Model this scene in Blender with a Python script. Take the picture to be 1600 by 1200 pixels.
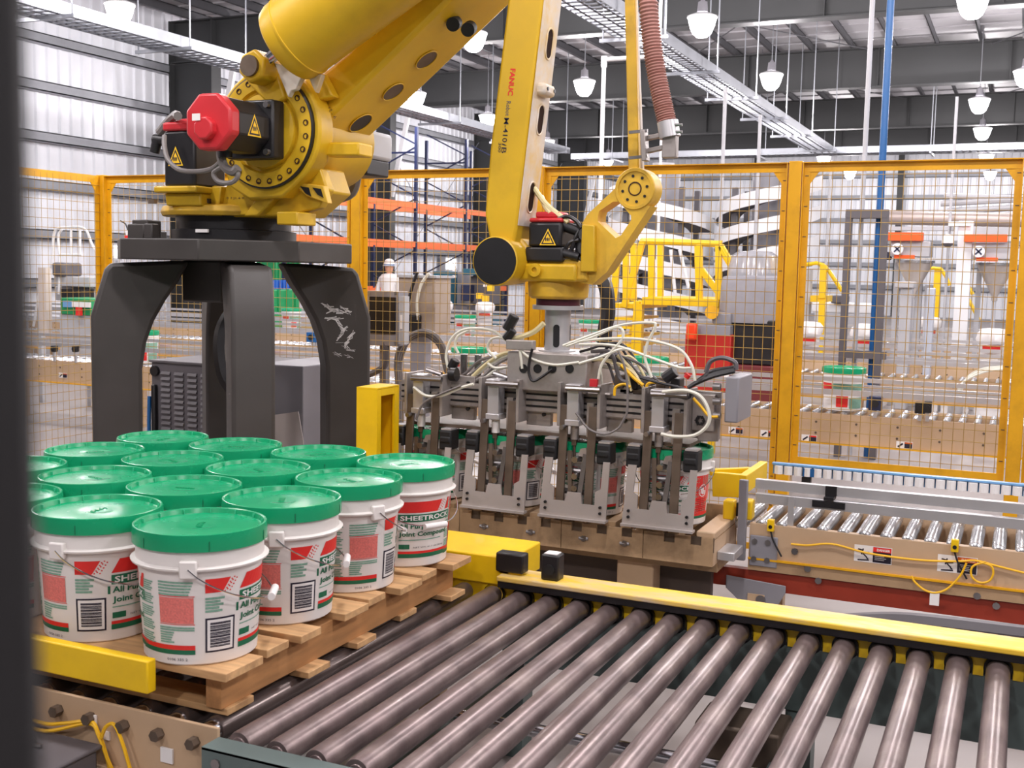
import bpy, bmesh, math, random
from mathutils import Vector, Matrix
random.seed(7)
for o in list(bpy.data.objects): bpy.data.objects.remove(o)
scene = bpy.context.scene
COL = scene.collection
R = math.radians

# ------------------------------------------------------------------ camera
CAM_H, FPX, YAW, PITCH, ROLL = 1.65, 1774.4, .4216, -.10072, .020286
_F = Vector((-math.sin(YAW)*math.cos(PITCH), math.cos(YAW)*math.cos(PITCH), math.sin(PITCH)))
_r0 = Vector((math.cos(YAW), math.sin(YAW), 0)); _u0 = _r0.cross(_F)
_R = _r0*math.cos(ROLL)+_u0*math.sin(ROLL); _U = _u0*math.cos(ROLL)-_r0*math.sin(ROLL)
cd = bpy.data.cameras.new('camera'); cam = bpy.data.objects.new('camera', cd); COL.objects.link(cam)
m = Matrix((_R, _U, -_F)).transposed().to_4x4(); m.translation = (0, 0, CAM_H); cam.matrix_world = m
cd.sensor_width = 36; cd.lens = FPX/1600*36; cd.clip_start = .02; cd.clip_end = 200
cd.dof.use_dof = True; cd.dof.focus_distance = 4.6; cd.dof.aperture_fstop = 11
scene.camera = cam

# ------------------------------------------------------------------ world, exposure
w = bpy.data.worlds.new('hall_ambient'); scene.world = w; w.use_nodes = True
bg = w.node_tree.nodes['Background']; bg.inputs[0].default_value = (.93, .92, 1, 1); bg.inputs[1].default_value = .24
scene.view_settings.view_transform = 'Standard'; scene.view_settings.look = 'None'
scene.view_settings.exposure = -0.95; scene.view_settings.gamma = 1
scene.view_settings.use_curve_mapping = False
LAMP_W = 540
LAMP_COL = (1.0, .94, .95)

# ------------------------------------------------------------------ surveying helpers: where a sight line meets a plane
def _ray(x, y): return _F+_R*((x-800)/FPX)-_U*((y-600)/FPX)
CAMP = Vector((0, 0, CAM_H))
def W(x, y, Y): d = _ray(x, y); return CAMP+d*(Y/d.y)
def WZ(x, y, z): d = _ray(x, y); return CAMP+d*((z-CAM_H)/d.z)
def WX(x, y, X): d = _ray(x, y); return CAMP+d*(X/d.x)

# ------------------------------------------------------------------ materials
def lin(c): return tuple(((v/255)/12.92 if v/255 <= .04045 else ((v/255+.055)/1.055)**2.4) for v in c)+(1,)
MATS = {}
def mat(name, rgb, rough=.5, metal=0, var=.12, scale=6, spec=.5, dirt=None, dirt_amt=.35, bump=0, stretch=None, emit=0, coat=0, dscale=2.5, alpha=1, trans=0):
    if name in MATS: return MATS[name]
    m = bpy.data.materials.new(name); m.use_nodes = True; MATS[name] = m
    nt = m.node_tree; b = nt.nodes['Principled BSDF']; N = nt.nodes.new; L = nt.links.new
    c = lin(rgb)
    b.inputs['Base Color'].default_value = c; b.inputs['Roughness'].default_value = rough; b.inputs['Metallic'].default_value = metal
    b.inputs['Specular IOR Level'].default_value = spec
    if coat: b.inputs['Coat Weight'].default_value = coat; b.inputs['Coat Roughness'].default_value = .15
    if trans: b.inputs['Transmission Weight'].default_value = trans
    if emit: b.inputs['Emission Color'].default_value = c; b.inputs['Emission Strength'].default_value = emit
    if alpha < 1: b.inputs['Alpha'].default_value = alpha
    if var or dirt or bump:
        tc = N('ShaderNodeTexCoord'); mp = N('ShaderNodeMapping'); L(tc.outputs['Object'], mp.inputs[0])
        if stretch: mp.inputs['Scale'].default_value = stretch
        n = N('ShaderNodeTexNoise'); n.inputs['Scale'].default_value = scale; n.inputs['Detail'].default_value = 5; L(mp.outputs[0], n.inputs['Vector'])
        mr = N('ShaderNodeMapRange'); L(n.outputs['Fac'], mr.inputs[0]); mr.inputs[1].default_value = .3; mr.inputs[2].default_value = .7
        mr.inputs[3].default_value = 1-var; mr.inputs[4].default_value = 1+var
        mx = N('ShaderNodeMix'); mx.data_type = 'RGBA'; mx.blend_type = 'MULTIPLY'; mx.inputs['Factor'].default_value = 1
        mx.inputs['A'].default_value = c; L(mr.outputs[0], mx.inputs['B'])
        out = mx.outputs['Result']
        if dirt:
            n2 = N('ShaderNodeTexNoise'); n2.inputs['Scale'].default_value = dscale; n2.inputs['Detail'].default_value = 8; n2.inputs['Roughness'].default_value = .65
            L(mp.outputs[0], n2.inputs['Vector'])
            m2 = N('ShaderNodeMapRange'); L(n2.outputs['Fac'], m2.inputs[0]); m2.inputs[1].default_value = .48; m2.inputs[2].default_value = .72; m2.inputs[4].default_value = dirt_amt
            mx2 = N('ShaderNodeMix'); mx2.data_type = 'RGBA'; L(m2.outputs[0], mx2.inputs['Factor']); L(out, mx2.inputs['A']); mx2.inputs['B'].default_value = lin(dirt)
            out = mx2.outputs['Result']
        L(out, b.inputs['Base Color'])
        r2 = N('ShaderNodeMapRange'); L(n.outputs['Fac'], r2.inputs[0]); r2.inputs[3].default_value = max(.03, rough*.8); r2.inputs[4].default_value = min(1, rough*1.2)
        L(r2.outputs[0], b.inputs['Roughness'])
        if bump:
            bp = N('ShaderNodeBump'); bp.inputs['Strength'].default_value = bump; bp.inputs['Distance'].default_value = .01
            L(n.outputs['Fac'], bp.inputs['Height']); L(bp.outputs[0], b.inputs['Normal'])
    return m
Yel = mat('robot_yellow', (212, 170, 28), .42, var=.07, scale=5, dirt=(146, 114, 36), dirt_amt=.5, dscale=1.6)
YelW = mat('worn_yellow', (216, 172, 50), .48, var=.1, scale=9, dirt=(142, 108, 52), dirt_amt=.6, dscale=5)
YelWorn = mat('worn_primer', (205, 196, 186), .55, var=.1, scale=7, dirt=(214, 172, 50), dirt_amt=.8, dscale=5)
YelF = mat('fence_yellow', (228, 168, 16), .45, var=.08, scale=4, dirt=(120, 84, 20), dirt_amt=.4, dscale=3)
YelS = mat('safety_yellow', (240, 196, 12), .4, var=.05, scale=3, dirt=(170, 130, 30), dirt_amt=.3)
YelG = mat('scuffed_yellow', (238, 196, 60), .5, var=.1, scale=14, dirt=(196, 178, 160), dirt_amt=1, dscale=12, stretch=(.3, 1, 1))
Ped = mat('pedestal_grey', (62, 58, 56), .5, var=.06, scale=7)
GreyD = mat('dark_grey_paint', (92, 88, 92), .5, var=.06)
GreyM = mat('grey_paint', (138, 136, 142), .45, var=.05)
GreyL = mat('light_grey_paint', (180, 180, 184), .45, var=.05)
Black = mat('black_paint', (26, 24, 27), .42, var=.15)
Rubber = mat('black_rubber', (20, 19, 21), .65, var=.2, scale=20)
Red = mat('motor_red', (200, 44, 52), .4, var=.07)
RedP = mat('print_red', (226, 44, 40), .5, var=.03)
Pink = mat('print_pink', (226, 120, 112), .55, var=.16, scale=220)
GreenP = mat('print_green', (22, 104, 72), .5, var=.03)
GreenT = mat('print_green_text', (128, 168, 148), .55, var=.2, scale=160)
InkP = mat('print_black', (34, 28, 48), .5, var=0)
WhiteP = mat('print_white', (238, 234, 232), .5, var=0)
YelP = mat('print_yellow', (246, 198, 40), .5, var=0)
OrangeP = mat('print_orange', (206, 96, 30), .5, var=0)
Pail = mat('pail_plastic', (232, 226, 222), .35, var=.02, scale=3)
Lid = mat('lid_green', (16, 152, 102), .27, var=.04, scale=6)
Alu = mat('aluminium', (168, 160, 156), .4, metal=.45, var=.16, scale=12, dirt=(92, 84, 78), dirt_amt=.6, dscale=6)
AluR = mat('rail_aluminium', (196, 194, 196), .35, metal=.55, var=.05)
Steel = mat('steel', (150, 146, 146), .3, metal=.9, var=.12, scale=10)
Chrome = mat('chrome', (215, 215, 220), .12, metal=1, var=0)
Rust = mat('brown_steel', (104, 90, 78), .5, metal=.5, var=.2, scale=12)
Roll = mat('roller_steel', (122, 106, 105), .34, metal=.45, var=.24, scale=11, dirt=(160, 145, 140), dirt_amt=.75, dscale=6)
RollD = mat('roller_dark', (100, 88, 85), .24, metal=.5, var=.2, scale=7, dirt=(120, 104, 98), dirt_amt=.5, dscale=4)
Zinc = mat('zinc_roller', (180, 181, 184), .28, metal=.7, var=.08)
Tan = mat('conveyor_tan', (196, 166, 134), .5, var=.05, scale=5, dirt=(140, 112, 84), dirt_amt=.3)
TanD = mat('conveyor_tan_dirty', (172, 142, 108), .55, var=.14, scale=9, dirt=(96, 76, 56), dirt_amt=.7, dscale=6)
RedB = mat('oxide_red_beam', (140, 44, 22), .5, var=.12)
Wood = mat('pallet_wood', (204, 162, 114), .7, var=.18, scale=9, stretch=(.6, 5, 5), dirt=(140, 96, 60), dirt_amt=.6, dscale=3)
WoodS = mat('pallet_stringer', (176, 126, 78), .75, var=.2, scale=8, stretch=(5, .6, 5), dirt=(110, 74, 46), dirt_amt=.6)
White = mat('white_paint', (226, 226, 228), .4, var=.03)
WhiteH = mat('white_hose', (226, 224, 210), .35, var=.03)
HoseY = mat('cream_hose', (222, 208, 160), .4, var=.05)
HoseB = mat('brown_hose', (170, 122, 112), .55, var=.08)
CabY = mat('yellow_cable', (246, 190, 24), .45, var=.03)
CabG = mat('grey_cable', (120, 114, 112), .5, var=.05)
Orange = mat('rack_orange', (240, 112, 48), .45, var=.05)
BlueD = mat('rack_blue', (28, 36, 68), .45, var=.06)
BlueP = mat('pole_blue', (24, 90, 150), .35, var=.04)
BlueL = mat('light_blue', (112, 160, 206), .4, var=.04)
GreenB = mat('bin_green', (30, 142, 84), .5, var=.06)
BlueB = mat('bin_blue', (34, 92, 184), .5, var=.05)
RedM = mat('machine_red', (178, 38, 28), .4, var=.06)
GrnCh = mat('channel_green_grey', (92, 106, 104), .45, var=.06)
Teal = mat('teal_paint', (40, 92, 112), .45, var=.05)
Shroud = mat('grey_fabric', (150, 148, 154), .85, var=.08, scale=10, bump=.4)
Clear = mat('clear_plastic', (220, 220, 226), .15, var=0, trans=.6)
PostD = mat('near_post_dark', (11, 8, 12), .8, var=.1)
Conc = mat('concrete', (152, 145, 143), .45, var=.06, scale=1.2, dirt=(140, 130, 126), dirt_amt=.45, dscale=.7)
WallM = mat('wall_sheet', (242, 244, 250), .38, metal=.1, var=.03, scale=2)
GirtM = mat('girt_steel', (150, 152, 158), .45, metal=.3, var=.06)
Frame = mat('frame_primer', (54, 55, 56), .5, var=.05, scale=2)
RoofM = mat('roof_sheet', (188, 186, 190), .5, var=.04, scale=1.5)
Purl = mat('purlin_steel', (92, 92, 96), .5, metal=.2, var=.06)
TrayM = mat('galvanised', (158, 161, 168), .35, metal=.5, var=.06)
Skin = mat('skin', (206, 150, 122), .6, var=.03)
LampM = mat('lamp_glow', (255, 252, 255), .4, var=0, emit=30)

# ------------------------------------------------------------------ mesh building
class MB:
    def __init__(s): s.v = []; s.f = []; s.mi = []; s.m = 0
    def add(s, vs, fs):
        o = len(s.v); s.v += [tuple(p) for p in vs]
        s.f += [tuple(i+o for i in f) for f in fs]; s.mi += [s.m]*len(fs); return s
    def box(s, lo, hi):
        (x0, x1), (y0, y1), (z0, z1) = [sorted((lo[i], hi[i])) for i in range(3)]
        return s.add([(x0,y0,z0),(x1,y0,z0),(x1,y1,z0),(x0,y1,z0),(x0,y0,z1),(x1,y0,z1),(x1,y1,z1),(x0,y1,z1)],
                     [(0,3,2,1),(4,5,6,7),(0,1,5,4),(1,2,6,5),(2,3,7,6),(3,0,4,7)])
    def cbox(s, c, d): return s.box([c[i]-d[i]/2 for i in range(3)], [c[i]+d[i]/2 for i in range(3)])
    def obox(s, c, d, M):      # box with a rotation matrix
        k = len(s.v); s.cbox((0,0,0), d); c = Vector(c)
        for i in range(k, len(s.v)): s.v[i] = tuple(M @ Vector(s.v[i])+c)
        return s
    def bar(s, a, b, wd, ht, up=(0,0,1)):
        a, b = Vector(a), Vector(b); d = (b-a); L = d.length; d.normalize(); u = Vector(up)
        if abs(d.dot(u)) > .99: u = Vector((0,1,0))
        x = d.cross(u).normalized(); u = x.cross(d)
        return s.obox((a+b)/2, (wd, L, ht), Matrix((x, d, u)).transposed())
    def cyl(s, a, b, r, r2=None, n=16, caps=True):
        a, b = Vector(a), Vector(b); d = (b-a).normalized(); r2 = r if r2 is None else r2
        t = Vector((0,0,1)) if abs(d.z) < .9 else Vector((1,0,0)); x = d.cross(t).normalized(); y = d.cross(x)
        vs = []
        for p, q in ((a, r), (b, r2)):
            for i in range(n): g = 2*math.pi*i/n; vs.append(p+x*(q*math.cos(g))+y*(q*math.sin(g)))
        fs = [(i, i+n, (i+1) % n+n, (i+1) % n) for i in range(n)]
        if caps: fs += [tuple(range(n)), tuple(range(2*n-1, n-1, -1))]
        return s.add(vs, fs)
    def tube(s, pts, r, n=6, smooth=4):
        pts = [Vector(p) for p in pts]
        if smooth and len(pts) > 2:
            q = []; P = [pts[0]*2-pts[1]]+pts+[pts[-1]*2-pts[-2]]
            for i in range(1, len(P)-2):
                for k in range(smooth):
                    t = k/smooth; a, b, c, d = P[i-1:i+3]
                    q.append(.5*((2*b)+(c-a)*t+(2*a-5*b+4*c-d)*t*t+(3*b-a-3*c+d)*t**3))
            pts = q+[pts[-1]]
        vs = []; prev = None
        for i, p in enumerate(pts):
            d = (pts[min(i+1, len(pts)-1)]-pts[max(i-1, 0)]).normalized()
            if prev is None: t = Vector((0,0,1)) if abs(d.z) < .9 else Vector((1,0,0)); x = d.cross(t).normalized()
            else: x = (prev-d*prev.dot(d)).normalized()
            prev = x; y = d.cross(x); rr = r(i/(len(pts)-1)) if callable(r) else r
            for k in range(n): g = 2*math.pi*k/n; vs.append(p+x*(rr*math.cos(g))+y*(rr*math.sin(g)))
        L = len(pts); fs = [(i*n+k, i*n+(k+1) % n, (i+1)*n+(k+1) % n, (i+1)*n+k) for i in range(L-1) for k in range(n)]
        fs += [tuple(range(n-1, -1, -1)), tuple(range((L-1)*n, L*n))]
        return s.add(vs, fs)
    def lathe(s, prof, c=(0,0,0), n=32, axis='Z', close=False):
        c = Vector(c); vs = []
        for r, h in prof:
            for i in range(n):
                g = 2*math.pi*i/n; p = (r*math.cos(g), r*math.sin(g), h)
                if axis == 'Y': p = (p[0], h, -p[1])
                if axis == 'X': p = (h, p[0], p[1])
                vs.append(c+Vector(p))
        fs = [(i*n+k, i*n+(k+1) % n, (i+1)*n+(k+1) % n, (i+1)*n+k) for i in range(len(prof)-1) for k in range(n)]
        return s.add(vs, fs)
    def prism(s, poly, vec):   # polygon of 3d points pushed along vec
        P = [Vector(p) for p in poly]; n = len(P); v = Vector(vec)
        nrm = Vector((0,0,0))
        for i in range(n): nrm += P[i].cross(P[(i+1) % n])
        if nrm.dot(v) > 0: P.reverse()
        return s.add(P+[p+v for p in P], [tuple(range(n)), tuple(range(2*n-1, n-1, -1))]+[(i, i+n, (i+1) % n+n, (i+1) % n) for i in range(n)])
    def build(s, name, mats, parent=None, org=None, bev=0, sm=True, ang=35, kind=None, label=None):
        me = bpy.data.meshes.new(name)
        if org is None: org = parent.matrix_world.translation if parent is not None and parent.get('_o') is None else (Vector(parent['_o']) if parent is not None else Vector((0,0,0)))
        o_ = Vector(org); me.from_pydata([tuple(Vector(p)-o_) for p in s.v], [], s.f)
        if not isinstance(mats, (list, tuple)): mats = [mats]
        for x in mats: me.materials.append(x)
        if len(mats) > 1: me.polygons.foreach_set('material_index', s.mi)
        if sm: me.shade_smooth(); me.set_sharp_from_angle(angle=R(ang))
        me.update()
        o = bpy.data.objects.new(name, me); COL.objects.link(o)
        if parent is not None: o.parent = parent; o['_o'] = tuple(o_)
        else: o.location = o_; o['_o'] = tuple(o_)
        if bev:
            b = o.modifiers.new('bevel', 'BEVEL'); b.width = bev; b.segments = 2; b.limit_method = 'ANGLE'; b.angle_limit = R(40)
        if kind: o['kind'] = kind
        if label: o['label'] = label
        return o
def tag(o, label, cat, group=None, kind=None):
    o['label'] = label; o['category'] = cat
    if group: o['group'] = group
    if kind: o['kind'] = kind
    return o
def thing(name, label, cat, loc=(0,0,0), group=None):
    o = bpy.data.objects.new(name, None); COL.objects.link(o); o.location = loc; o['_o'] = tuple(loc); o.empty_display_size = .1
    return tag(o, label, cat, group)
def node(name, parent):   # an empty part that carries sub-parts
    o = bpy.data.objects.new(name, None); COL.objects.link(o); o.parent = parent; o['_o'] = tuple(parent['_o']); o.empty_display_size = .05
    return o
def copy_tree(o, parent=None):
    c = o.copy(); COL.objects.link(c); c.parent = parent
    for ch in list(o.children): copy_tree(ch, c)
    return c
def text_polys(body, size=1.0, bold=0, shear=0):
    cu = bpy.data.curves.new('t', 'FONT'); cu.body = body; cu.size = size; cu.offset = bold; cu.shear = shear; cu.resolution_u = 2
    ob = bpy.data.objects.new('t', cu); COL.objects.link(ob)
    bpy.context.view_layer.update()
    me = ob.to_mesh(); vs = [tuple(v.co) for v in me.vertices]; fs = [tuple(p.vertices) for p in me.polygons]
    ob.to_mesh_clear(); bpy.data.objects.remove(ob); bpy.data.curves.remove(cu)
    x0 = min(v[0] for v in vs); x1 = max(v[0] for v in vs); y0 = min(v[1] for v in vs); y1 = max(v[1] for v in vs)
    return [((v[0]-x0)/(x1-x0), (v[1]-y0)/(y1-y0)) for v in vs], fs
def flat_text(mb, body, o, ux, uy, bold=0, shear=0):   # lettering laid in the rectangle o, ux, uy
    vs, fs = text_polys(body, 1, bold, shear); o, ux, uy = Vector(o), Vector(ux), Vector(uy)
    mb.add([o+ux*a+uy*b for a, b in vs], fs)
def quad(mb, o, ux, uy): o, ux, uy = Vector(o), Vector(ux), Vector(uy); mb.add([o, o+ux, o+ux+uy, o+uy], [(0,1,2,3)])
def PB(mb, a, b, Y, dep=.1):
    ym, xm = (a[1]+b[1])/2, (a[0]+b[0])/2
    return mb.box((W(a[0], ym, Y).x, Y, max(W(xm, a[1], Y).z, 0)), (W(b[0], ym, Y).x, Y+dep, W(xm, b[1], Y).z))
# ------------------------------------------------------------------ the hall
XW, YB, COLS = -17.6, 50.7, [20.3, 27.9, 35.5, 43.1]
def struct(o): o['kind'] = 'structure'; return o
struct(MB().box((XW-1, -8, -.2), (14, YB+1, 0)).build('floor', Conc, sm=False))
# left wall with ribbed sheets, girts and columns
wl = struct(MB().box((XW-.25, 4, 0), (XW-.12, YB+.2, 7.4)).build('wall_left', WallM, sm=False)); 
def sheet_mesh(length, wid=.9, ax='Y'):
    mb = MB(); pr = []
    for k in range(3):
        a = k*wid/3
        pr += [(a, 0), (a+wid/3-.1, 0), (a+wid/3-.075, .04), (a+wid/3-.025, .04), (a+wid/3-.001, 0)]
    pr.append((wid-.004, 0)); n = len(pr); vs = []
    for z in (0, length):
        for t, d in pr: vs.append((d, t, z) if ax == 'Y' else (t, -d, z))
    mb.add(vs, [((i, i+1, i+1+n, i+n) if ax == 'Y' else (i, i+1, n+i+1, n+i)) for i in range(n-1)]); return mb
def repeat(first, locs):
    for p in locs[1:]:
        c = first.copy(); COL.objects.link(c); c.location = Vector(p)-Vector(first['_o'])*0
    return first
sh = sheet_mesh(7.4).build('wall_sheet', WallM, wl, org=(0,0,0), sm=False); sh.location = (XW-.1, 5, 0)
for i in range(1, 51): c = sh.copy(); COL.objects.link(c); c.location = (XW-.1, 5+.9*i, 0)
for z in (1.1, 2.05, 3.0, 3.92, 4.88, 5.78):
    g = MB().box((XW-.06, 5, z), (XW+.16, YB, z+.02)).box((XW+.14, 5, z), (XW+.16, YB, z+.19)).box((XW+.07, 5, z+.17), (XW+.16, YB, z+.19)); g.build('girt', GirtM, wl, org=(0,0,0), sm=False)
def column(Y):
    mb = MB(); x0, x1 = XW+.17, XW+1.28
    mb.box((x0, Y-.012, 0), (x1, Y+.012, 5.99)); mb.box((x0-.03, Y-.16, 0), (x0, Y+.16, 6.9)); mb.prism([(x1, Y-.16, 0), (x1+.03, Y-.16, 0), (x1+.03, Y-.16, 5.99), (x1, Y-.16, 5.99)], (0, .32, 0))
    mb.box((x0, Y-.016, 6.03), (x1, Y+.016, 6.86)); mb.box((x1, Y-.15, 6.03), (x1+.03, Y+.15, 6.86))
    mb.build('column', Frame, wl, org=(0,0,0), sm=False)
    b = MB().bar((x1+.03, Y-.05, 3.6), (x1+.55, Y-.05, 5.9), .08, .12); b.build('flange_brace', White, wl, org=(0,0,0), sm=False)
for Y in [12.7]+COLS: column(Y)
for Y in COLS[:-1]:
    MB().tube([(XW+.4, Y+.3, 5.9), (XW+.4, Y+7.3, .4)], .012, 5, 0).tube([(XW+.4, Y+.3, .4), (XW+.4, Y+7.3, 5.9)], .012, 5, 0).build('cross_brace', GirtM, wl, org=(0,0,0))
wb = struct(MB().box((XW-.2, YB+.02, 0), (14, YB+.15, 7.4)).build('wall_back', WallM, sm=False))
sb = sheet_mesh(7.4, ax='X').build('wall_sheet', WallM, wb, org=(0,0,0), sm=False); sb.location = (XW, YB, 0)
for i in range(1, 35): c = sb.copy(); COL.objects.link(c); c.location = (XW+.9*i, YB, 0)
for z in (1.1, 2.05, 3.0, 3.92, 4.88, 5.78):
    MB().box((XW, YB-.22, z), (14, YB-.06, z+.02)).box((XW, YB-.22, z), (14, YB-.2, z+.19)).build('girt', GirtM, wb, org=(0,0,0), sm=False)
for X in (-11, -5, 1, 7):
    MB().box((X-.01, YB-.5, 0), (X+.01, YB-.2, 6.8)).box((X-.12, YB-.52, 0), (X+.12, YB-.5, 6.8)).build('end_post', Frame, wb, org=(0,0,0), sm=False)
# roof: sheets, purlins along the hall, deep rafters across it
ce = struct(MB().box((XW-.3, -8, 7.12), (14, YB+.2, 7.2)).build('ceiling', RoofM, sm=False))
for i in range(34):
    X = -16.9+i*.92
    MB().box((X, -8, 6.9), (X+.015, YB, 7.1)).box((X, -8, 6.9), (X+.075, YB, 6.915)).box((X-.06, -8, 7.085), (X+.015, YB, 7.1)).build('purlin', Purl, ce, org=(0,0,0), sm=False)
for i in range(50):
    Y = 6.3+.9*i; MB().box((XW, Y, 7.09), (14, Y+.05, 7.125)).build('roof_seam', RoofM, ce, org=(0,0,0), sm=False)
for Y in [-2.5, 5.1, 12.7]+COLS:
    mb = MB().box((XW+.2, Y-.012, 6.02), (14, Y+.012, 6.88)).box((XW+.2, Y-.16, 6.0), (14, Y+.16, 6.025)).box((XW+.2, Y-.16, 6.87), (14, Y+.16, 6.895))
    for X in (-13, -9.4, -6.4, -3.4, -.6, 2.2, 5): mb.box((X, Y-.14, 6.02), (X+.014, Y+.14, 6.88))
    mb.build('rafter', Frame, ce, org=(0,0,0), sm=False)
for k, (x0, x1) in enumerate([(-8, -3.5), (-1, 3.5)]):
    for Y in COLS[:2]:
        MB().tube([(x0, Y, 6.84), (x1, Y+7.6, 6.84)], .014, 5, 0).tube([(x1, Y, 6.84), (x0, Y+7.6, 6.84)], .014, 5, 0).build('rod_brace', Purl, ce, org=(0,0,0))
# ------------------------------------------------------------------ high bay lamps
def lamp_proto():
    t = thing('high_bay_lamp', '', 'lamp')
    g = MB().lathe([(0, -.20), (.08, -.19), (.14, -.14), (.18, -.05), (.215, .08), (.225, .1), (.2, .12)], n=24); g.build('refractor', LampM, t, org=(0,0,0))
    MB().lathe([(.228, .095), (.23, .115), (.19, .135), (.12, .16), (.09, .17)], n=24)  .build('reflector_rim', White, t, org=(0,0,0))
    MB().cyl((0,0,.165), (0,0,.33), .085, .07, 16).cyl((0,0,.33), (0,0,.38), .045, .02, 12).build('ballast_housing', GreyM, t, org=(0,0,0))
    MB().tube([(0,0,.38), (0,0,1.69)], .009, 5, 0).build('hanging_cord', GirtM, t, org=(0,0,0))
    ld = bpy.data.lights.new('lamp_light', 'POINT'); ld.energy = LAMP_W; ld.color = LAMP_COL; ld.shadow_soft_size = .2
    lo = bpy.data.objects.new('lamp_light', ld); COL.objects.link(lo); lo.parent = t; lo.location = (0,0,-.38)
    return t
LAMPS = [((187,18),'above the left cable tray, near the dark post'),((740,62),'beside the yellow arm, just under its twin knobs'),((650,153),'below the oval holes of the yellow arm'),
 ((762,187),'just left of the lettered forearm'),((1097,38),'large, at top centre right of the ribbed hose'),((913,135),'right of the lettered forearm, beside the white pipe'),
 ((1205,125),'on the right side of the long perforated tray'),((1603,120),'cut off by the right edge of the picture'),((1530,163),'topmost of the column of four at the right'),
 ((1535,207),'second from top of the column at the right'),((1541,247),'third from top of the right column, on the far tray'),((1547,273),'lowest of the column at the right, behind fence mesh'),
 ((950,250),'small, on the fence rail left of the hose bracket'),((1287,250),'small, on the fence rail where the two trays meet'),((1030,272),'small, behind the mesh next to the round link pivot'),
 ((1328,272),'small, behind the mesh above the dark portal frame'),((855,225),'tiny, where the left tray turns into the far tray')]
lp = lamp_proto(); first = True
for (q, where) in LAMPS:
    o = lp if first else copy_tree(lp); first = False
    o.location = WZ(q[0], q[1], 5.42); tag(o, 'white glowing high bay lamp '+where, 'lamp', 'high bay lamps in view')
for j, (x, y) in enumerate([(-12.6, 8.6), (-8.5, 12.4), (-4.7, 12.4), (-.9, 12.4), (-.9, 17.3), (3.2, 12.4), (3.2, 17.3), (3.2, 22.4), (-8.5, 7.4), (-4.7, 7.4), (-.9, 7.4), (3.2, 7.4), (-4.7, 2.4), (-.9, 2.4), (3.2, 2.4), (-8.5, 2.4), (-4.7,-2.6), (-.9,-2.6), (3.2,-2.6), (7,7.4), (7,2.4), (7, 14)]):
    o = copy_tree(lp); o.location = (x, y, 5.42); tag(o, 'high bay lamp of the rows above the robot cell, out of the picture', 'lamp', 'high bay lamps out of view')
# ------------------------------------------------------------------ cable trays
def tray(name, label, a, b, width=.46, hangs=(), mesh=True):
    a, b = Vector(a), Vector(b); d = (b-a).normalized(); s = Vector((d.y, -d.x, 0)); t = thing(name, label, 'cable tray', (a+b)/2)
    for k in (-1, 1):
        MB().bar(a+s*(k*width/2)+Vector((0,0,.06)), b+s*(k*width/2)+Vector((0,0,.06)), .012, .15).build('side_rail', TrayM, t, sm=False)
    L = (b-a).length; mb = MB(); n = int(L/.16)
    for i in range(n):
        p = a+d*(L*(i+.5)/n); mb.obox(p, (width, .05, .012), Matrix((s, d, Vector((0,0,1)))).transposed())
    for k in (-.33, 0, .33): mb.bar(a+s*(k*width), b+s*(k*width), .035, .012)
    mb.build('perforated_floor', TrayM, t, sm=False, kind='stuff')
    for h in hangs:
        p = a+d*h; MB().bar(p-s*(width*.9)-Vector((0,0,.05)), p+s*(width*.9)-Vector((0,0,.05)), .045, .045).build('trapeze_strut', TrayM, t, sm=False)
        for k in (-1, 1): MB().tube([p+s*(k*width*.82)-Vector((0,0,.08)), Vector((p.x+s.x*k*width*.82, p.y+s.y*k*width*.82, 7.11))], .011, 5, 0).build('hanger_rod', TrayM, t)
    return t
TZ = 4.6
T1, T2 = -11.0, -4.66
tray('cable_tray', 'long galvanised cable tray along the left wall, behind the robot', (T1, 9.5, TZ), (T1, 27.2, TZ), .55, (1.0, 3.1, 5.5, 8.0, 11.2, 14.6, 17))
tray('cable_tray', 'perforated cable tray running away above the hose and gripper', (T2, 10.5, TZ), (T2, 28.4, TZ), .5, (.8, 3.4, 6.0, 8.6, 11.2, 14, 17))
tray('cable_tray', 'far cable tray crossing the hall just above the fence rail', (T1-.2, 28.75, TZ), (12, 28.75, TZ), .5, (1.2, 5, 9, 13, 17, 21))
# ------------------------------------------------------------------ roller conveyor in front
PIT, RZ, RR, Y0, Y1 = .1035, .5675, .0315, 2.005, 3.365
def roller_mesh(name, r, y0, y1, mats, n=28):
    mb = MB(); mb.lathe([(0, y0), (r*.55, y0), (r*.6, y0+.003), (r*.93, y0+.003), (r, y0+.012), (r, y1-.012), (r*.93, y1-.003), (r*.3, y1), (0, y1)], n=n, axis='Y')
    mb.m = 1; mb.cyl((0, y0-.03, 0), (0, y0+.01, 0), .011, n=8); mb.cyl((0, y1-.01, 0), (0, y1+.03, 0), .011, n=8)
    return mb
cv = thing('roller_conveyor', 'wide conveyor of worn steel rollers with yellow side guard in the foreground', 'conveyor', (-.8, 2.7, 0))
ro = roller_mesh('roller', RR, Y0, Y1, 0).build('roller', [Roll, Steel], cv, org=(0,0,0)); ro.parent = cv
xs = [.0975-i*PIT for i in range(17)]
def loc(o, x, y, z, t): o.location = Vector((x, y, z))-Vector(t['_o'])
loc(ro, xs[0], 0, RZ, cv)
for i, x in enumerate(xs[1:]):
    c = ro.copy(); COL.objects.link(c); loc(c, x, 0, RZ, cv); c.rotation_euler = (0, 1.3*i, 0)
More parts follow.
